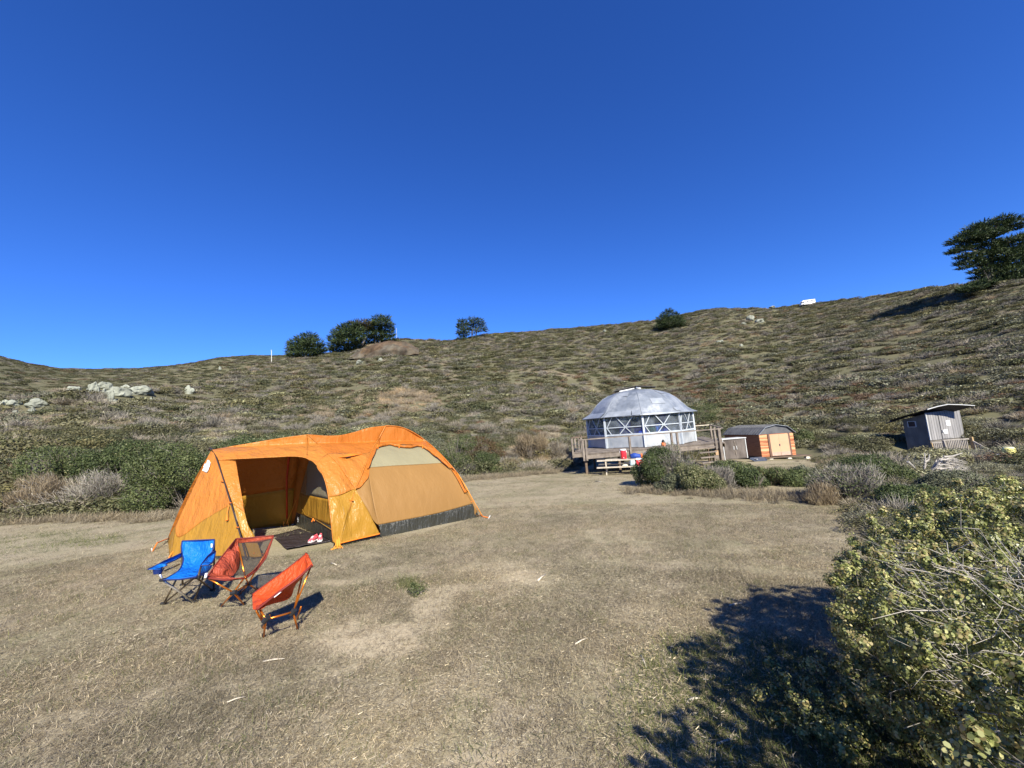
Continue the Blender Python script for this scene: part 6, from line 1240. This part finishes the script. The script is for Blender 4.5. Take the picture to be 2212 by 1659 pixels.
# brick red chair with mesh back
g1, g2, g3, g4 = cg(910, 998), cg(1165, 978), cg(1312, 814), cg(1128, 850)
b = (g1 + g2 + g3 + g4) / 4; ch = empty('camping_chair', b, 'low brick-red camping chair with a see-through mesh back, middle of the three chairs', 'chair', 'camping chairs in front of the tent')
H1, H2 = cp(1050, 830, 4.34), cp(1215, 735, 4.72)
strip('seat', [(cp(1075, 240, 4.85), cp(1095, 290, 4.86)), (cp(985, 352, 4.68), cp(1122, 420, 4.80)), (cp(870, 500, 4.45), cp(1112, 555, 4.72)), (cp(790, 610, 4.30), cp(1050, 640, 4.5)), (cp(748, 664, 4.22), cp(1000, 655, 4.34))], FR1, ch, 16, 28, .05, .035, 41)
strip('seat_front', [(cp(748, 664, 4.22), cp(1000, 655, 4.34)), (cp(830, 690, 4.24), cp(1060, 668, 4.36)), (cp(960, 694, 4.28), cp(1175, 664, 4.42))], FR1, ch, 10, 8, .0, .01, 42)
mo, m1, m2 = strip('mesh_panel', [(cp(1095, 285, 4.86), cp(1470, 232, 4.98)), (cp(1122, 420, 4.80), cp(1395, 400, 4.88)), (cp(1112, 555, 4.70), cp(1310, 550, 4.74)), (cp(1040, 640, 4.50), cp(1190, 650, 4.52))], MESHM, ch, 12, 18, .03, .006, 43, .001)
strip('top_band', [(cp(1075, 238, 4.85), cp(1085, 288, 4.86)), (cp(1200, 230, 4.92), cp(1180, 280, 4.92)), (cp(1340, 218, 4.97), cp(1330, 280, 4.96)), (cp(1490, 203, 5.0), cp(1470, 240, 4.99))], FR1, ch, 6, 18, .0, .006, 44)
strip('side_wing', [(cp(1455, 260, 4.97), cp(1492, 205, 5.0)), (cp(1385, 430, 4.86), cp(1400, 455, 4.9)), (cp(1280, 570, 4.70), cp(1300, 590, 4.75)), (cp(1175, 650, 4.45), cp(1190, 668, 4.48))], FR1, ch, 4, 20, .0, .004, 45)
rod('seat_binding', [cp(1490, 205, 5.0), cp(1405, 448, 4.9), cp(1300, 590, 4.75), cp(1190, 668, 4.48), cp(960, 694, 4.28), cp(748, 666, 4.22)], .010, FRE, ch); rod('seat_binding', [cp(1075, 238, 4.85), cp(985, 350, 4.68), cp(870, 498, 4.45), cp(748, 664, 4.22)], .007, FRE, ch)
rod('top_binding', [cp(1075, 236, 4.85), cp(1200, 228, 4.92), cp(1340, 214, 4.97), cp(1490, 201, 5.0)], .008, FRE, ch)
for nm, p, q, m_ in (('back_pole', cp(1098, 290, 4.88), cp(1175, 655, 4.60), PO), ('back_pole', cp(1485, 225, 5.0), H2, PO), ('back_pole', cp(1175, 655, 4.60), H1, PO), ('seat_pole', cp(760, 668, 4.24), H1, PO), ('seat_pole', cp(1178, 660, 4.45), H2, PO), ('cross_bar', H1, H2, PO), ('leg', H1, g1, PO), ('leg', H1, g2, PO), ('leg', H2, g3, PO), ('leg', H2, g4, PO)): rod(nm, [p, q], .0085, m_, ch)
for p in (H1, H2): MB().tube([p - V((.028, 0, .004)), p + V((.028, 0, .004))], .023, 8).build('hub', HB, ch)
for p in (g1, g2, g3, g4): MB().tube([p, p + V((0, 0, .03))], .014, 8).build('foot', HB, ch)
MB().box(cp(745, 640, 4.18), .022, .012, .045, V((1, 0, 0)), V((0, 1, 0)), V((.25, 0, 1)).normalized()).build('label', TAGW, ch)
# bright orange red chair seen from its side
g1, g2, g3, g4 = cg(1380, 1342), cg(1757, 1250), cg(1372, 1238), cg(1750, 1125)
b = (g1 + g2 + g3 + g4) / 4; ch = empty('camping_chair', b, 'bright orange-red low camping chair seen from behind, nearest of the three chairs', 'chair', 'camping chairs in front of the tent')
H1, H2 = cp(1408, 1128, 3.60), cp(1705, 1045, 3.78)
far = [(1256, 850, 3.86), (1450, 706, 3.92), (1650, 560, 3.98), (1780, 458, 4.02), (1850, 400, 4.04)]; nr_ = [(1302, 1022, 3.58), (1560, 818, 3.64), (1735, 690, 3.72), (1840, 600, 3.80), (1912, 528, 3.88)]
s1, A1, A2 = strip('seat', [(cp(*p), cp(*q)) for p, q in zip(far, nr_)], FR2, ch, 18, 34, .10, .03, 51)
low = [(1310, 1024, 3.62), (1420, 975, 3.70), (1560, 935, 3.78), (1640, 910, 3.82), (1690, 862, 3.86), (1722, 770, 3.88), (1790, 650, 3.88)]; rail = [(1304, 1022, 3.58), (1400, 945, 3.60), (1480, 880, 3.62), (1560, 818, 3.64), (1630, 765, 3.67), (1700, 712, 3.70), (1800, 635, 3.78)]
strip('underside', [(cp(*p), cp(*q)) for p, q in zip(low, rail)], FR2, ch, 12, 26, .03, .03, 52)
rod('seat_binding', A2, .011, FRE, ch); rod('seat_binding', A1, .006, FRE, ch); rod('top_edge', [A1[-1], (A1[-1] + A2[-1]) / 2, A2[-1] + V((0, 0, -.01))], .014, FR2, ch)
strip('front_pocket', [(cp(1256, 850, 3.86), cp(1262, 1015, 3.64)), (cp(1300, 880, 3.80), cp(1330, 1025, 3.60)), (cp(1350, 900, 3.74), cp(1400, 985, 3.62))], FR2, ch, 10, 8, .0, .016, 53)
strip('back_pocket', [(cp(1850, 400, 4.04), cp(1780, 458, 4.02)), (cp(1885, 450, 3.96), cp(1850, 520, 3.94)), (cp(1912, 528, 3.88), cp(1870, 575, 3.84))], FR2, ch, 8, 8, .0, .006, 54)
for nm, p, q in (('back_pole', cp(1905, 540, 3.90), H2), ('back_pole', cp(1850, 470, 4.03), cp(1812, 640, 4.0)), ('back_pole', cp(1812, 630, 4.0), cp(1722, 1010, 3.90)), ('seat_pole', cp(1300, 1030, 3.62), cp(1365, 1150, 3.75)), ('seat_pole', cp(1335, 1010, 3.66), H1), ('seat_pole', cp(1345, 1000, 3.8), cp(1368, 1160, 3.82)), ('cross_bar', H1, H2), ('leg', H1, g1), ('leg', H2, g2), ('leg', H1 + V((-.02, .08, 0)), g3), ('leg', H2 + V((.02, .1, 0)), g4)): rod(nm, [p, q], .0085, PO, ch)
for p in (H1, H2): MB().tube([p - V((.022, 0, .02)), p + V((.02, 0, .022))], .024, 8).build('hub', HB, ch)
for p in (g1, g2, g3, g4): MB().tube([p, p + V((0, 0, .03))], .013, 8).build('foot', HB, ch)
a, b_ = cp(1505, 878, 3.60), cp(1568, 828, 3.61); MB().beam(a, b_, .006, .028, V((0, 1, 0))).build('label', TAGW, ch)

# ------------------------------------------------------------ big foreground bush
M['fg1'] = leafmat('coyote_brush_leaves', [(.06, .085, .025), (.18, .205, .06), (.37, .38, .14), (.64, .60, .29)], trans=.3, rough=.38, spec=.45); M['fg2'] = leafmat('coyote_brush_bronze_tips', [(.15, .12, .045), (.33, .27, .115), (.52, .45, .23)], trans=.25, rough=.5)
rg = np.random.default_rng(77)
def terrain_off(P): return P
def big_bush(label, mounds, n_clusters, seed, dead=0, leafs=.021, nper=11, sp=.095, nbr=60):
    """mounds: ellipsoids (centre, radii) in metres on the ground; leaf rosettes on twigs over their surface"""
    rng = np.random.default_rng(seed); c0_ = np.array(mounds[0][0]); g0 = H(c0_[0], c0_[1]); base = V((c0_[0], c0_[1], g0)); t = empty('coyote_brush', base, label, 'bush')
    L = [((c[0], c[1], H(c[0], c[1]) + c[2]), r) for c, r in mounds]
    T_, TN = lumps_cloud(rng, L, int(n_clusters / 6), .10, g0 - .1)
    keep = []; grid = {}
    for i in range(len(T_)):      # tuft centres kept apart, so dark gaps open between the tufts
        c = tuple((T_[i] / (sp * 1.1)).astype(int)); ok = True
        for a in (-1, 0, 1):
            for b in (-1, 0, 1):
                for e in (-1, 0, 1):
                    for q in grid.get((c[0] + a, c[1] + b, c[2] + e), ()):
                        if np.sum((T_[q] - T_[i]) ** 2) < sp ** 2: ok = False
        if ok: keep.append(i); grid.setdefault(c, []).append(i)
    if dead:      # a thin, half dead patch where grey twigs show
        keep = [i for i in keep if not (((T_[i][0] - dead[0]) / dead[3]) ** 2 + ((T_[i][1] - dead[1]) / dead[3]) ** 2 + ((T_[i][2] - dead[2]) / dead[3]) ** 2 < 1 and rng.random() < .62)]
    T_, TN = T_[keep], TN[keep]; nt_ = len(T_); lift = np.array([.10 * mnoise.noise(V(p * 3.0)) for p in T_]) + rng.uniform(-.07, .06, nt_); T_ = T_ + TN * lift[:, None]
    per = 22; tr_ = rng.uniform(.4, .85, nt_) * sp; idx = np.repeat(np.arange(nt_), per); dd = rng.normal(0, 1, (len(idx), 3)) + TN[idx] * 1.1 + np.array([0, 0, .35]); dd /= np.linalg.norm(dd, axis=1, keepdims=True)
    P = T_[idx] + dd * (tr_[idx] * rng.uniform(.6, 1.15, len(idx)))[:, None]; N = dd; d = lift[idx] * 2
    Pi, Ni = lumps_cloud(rng, L, n_clusters // 3, .5, g0 - .1); Pi = Pi - Ni * .10; P = np.concatenate([P, Pi]); N = np.concatenate([N, Ni]); d = np.concatenate([d, -np.ones(len(Pi))])
    n = len(P); C = np.repeat(P, nper, 0); NN = np.repeat(N, nper, 0); off = rng.normal(0, .0095, C.shape); al = rng.random(len(C))[:, None]; C = C + off - NN * al * .035
    sz = leafs * (.55 + .8 * rng.random(len(C))); lvc = np.repeat(rng.random(n), nper); bronze = np.repeat((rng.random(n) < .28 + .5 * d), nper) & (al[:, 0] < .6)
    v, f = cards(C, NN * 1.3 + off * 60, sz, rng, aspect=.85, spread=.45, shape='hex')
    lv = np.clip(.5 * lvc + .6 * rng.random(len(C)) - .05, 0, 1); m = npmesh('foliage', v - np.array(base), f, M['fg1'], False, {'lv': ('FACE', lv)}); m.materials.append(M['fg2']); m.polygons.foreach_set('material_index', bronze.astype(np.int32)); link('foliage', m, t)
    # twigs behind the tufts
    nt = n // 7; idx = rng.choice(n, nt); D = N[idx] + rng.normal(0, .35, (nt, 3)); D[:, 2] += .15; ln = .04 + .09 * rng.random(nt); D /= np.linalg.norm(D, axis=1, keepdims=True)
    v, f = slivers(P[idx] - D * ln[:, None], D, ln, .0013, rng); m = npmesh('twigs', v - np.array(base), f, LM['grey'], False, {'lv': ('FACE', rng.random(len(f)))}); link('twigs', m, t)
    mb = MB()
    if dead:
        mb2 = MB()
        for k in range(3000):
            i = int(rng.integers(nt_)); q = V(T_[i]); dc = V(dead[:3])
            if (q - dc).length > dead[3] * 1.15: continue
            for z in range(5):
                a = q - V(TN[i]) * rng.uniform(.0, .10) + V(rng.normal(0, .05, 3)); dr_ = V((-.55 + rng.normal(0, .45), .25 + rng.normal(0, .4), .25 + rng.normal(0, .35))); dr_.normalize(); L_ = rng.uniform(.06, .2); b_ = a + dr_ * L_ * .5 + V(rng.normal(0, .012, 3)); c_ = b_ + (dr_ + V(rng.normal(0, .35, 3))) * L_ * .5; r_ = rng.uniform(.0008, .0024)
                mb2.tube([a, b_, c_], [r_, r_ * .8, r_ * .35], 4, False)
        mb2.build('dead_twigs', bark_dead, t)
    for k in range(nbr):
        i = rng.integers(n); q = V(P[i])
        if q.y < 1.7 or q.x < 1.5: continue
        q = V(P[i]); s_ = V((base.x + rng.normal(0, .25), base.y + rng.normal(0, .2), g0 - .02)); 
        j = int(np.argmin([abs(q.x - l[0][0]) + abs(q.y - l[0][1]) for l in L])); s_ = s_.lerp(V((L[j][0][0], L[j][0][1], g0)), .6); q = q - V(N[i]) * (.32)
        mid = s_.lerp(q, .55) + V((rng.normal(0, .08), rng.normal(0, .08), rng.normal(0, .05) - .05)); r_ = .005 * rng.random() + .003
        kk = q.lerp(mid, .4) + V((rng.normal(0, .035), rng.normal(0, .035), rng.normal(0, .035))); mb.tube([s_, mid, kk, q], [r_, r_ * .7, r_ * .5, r_ * .25], 5, False)
        if False:
            for z in range(4): mb.tube([kk, kk + (q - kk) * .6 + V((rng.normal(0, .07), rng.normal(0, .07), rng.normal(0, .07)))], [r_ * .4, r_ * .15], 4, False)
    mb.build('branches', bark_dead, t); return t
big_bush('large leafy yellow-green brush filling the lower right corner of the photo', [((2.72, 2.22, .42), (.86, .74, .78)), ((1.85, 1.85, .70), (.42, .38, .36)), ((1.46, .72, .48), (.64, .52, .74)), ((2.50, 2.46, .48), (.56, .45, .64)), ((3.25, 2.45, .42), (.9, .65, .84)), ((2.1, 1.6, .50), (.55, .5, .60)), ((3.7, 2.0, .5), (1.0, .9, .90)), ((2.3, 2.1, .3), (.5, .5, .5))], 60000, 5, (2.08, 1.50, .82, .50), .0118, 12, .066, 12)
big_bush('low leafy sprouts in the shadow at the left foot of the large foreground brush', [((1.62, 2.28, .04), (.30, .26, .20)), ((1.9, 2.5, .02), (.25, .25, .16))], 2600, 8, 0, .013, 9, .074, 10)
# loose sticks and litter on the lawn
STK = simple('pale_stick', (.52, .46, .36), .8, var=.25)
def groundlet(px, py): q = gp(px, py); q.z = H(q.x, q.y) + .012; return q
for i, (x0, y0, x1, y1, r, lb) in enumerate([(1162, 1258, 1178, 1245, .012, 'short white stick on bare soil right of the green weed'), (1243, 1393, 1270, 1380, .006, 'thin tan stalk lying on the lawn near the photo centre bottom'), (1385, 1420, 1398, 1448, .006, 'dark thin twig on the lawn left of the large shadow'), (1575, 1310, 1605, 1304, .007, 'pale stick at the top edge of the large shadow'), (490, 1522, 530, 1508, .005, 'thin pale stalk in the lower left of the lawn'),
    (568, 1432, 615, 1426, .006, 'long pale stalk on the lawn below the nearest chair'), (1550, 1610, 1590, 1600, .007, 'pale stick lying in the lower part of the large shadow'), (1490, 1517, 1512, 1513, .008, 'short pale stick in the middle of the large shadow'), (715, 1218, 728, 1222, .012, 'pale chip of wood on the lawn in front of the tent corner'), (1285, 1040, 1300, 1042, .02, 'pale board scrap on the lawn in front of the picnic table')]):
    a, b = groundlet(x0, y0), groundlet(x1, y1); m = (a + b) / 2 + V((0, 0, .006)); o = MB().tube([a, m, b], [r, r * .9, r * .5], 6).build('stick', STK, None, True); tag(o, lb, 'stick')
print('part6')
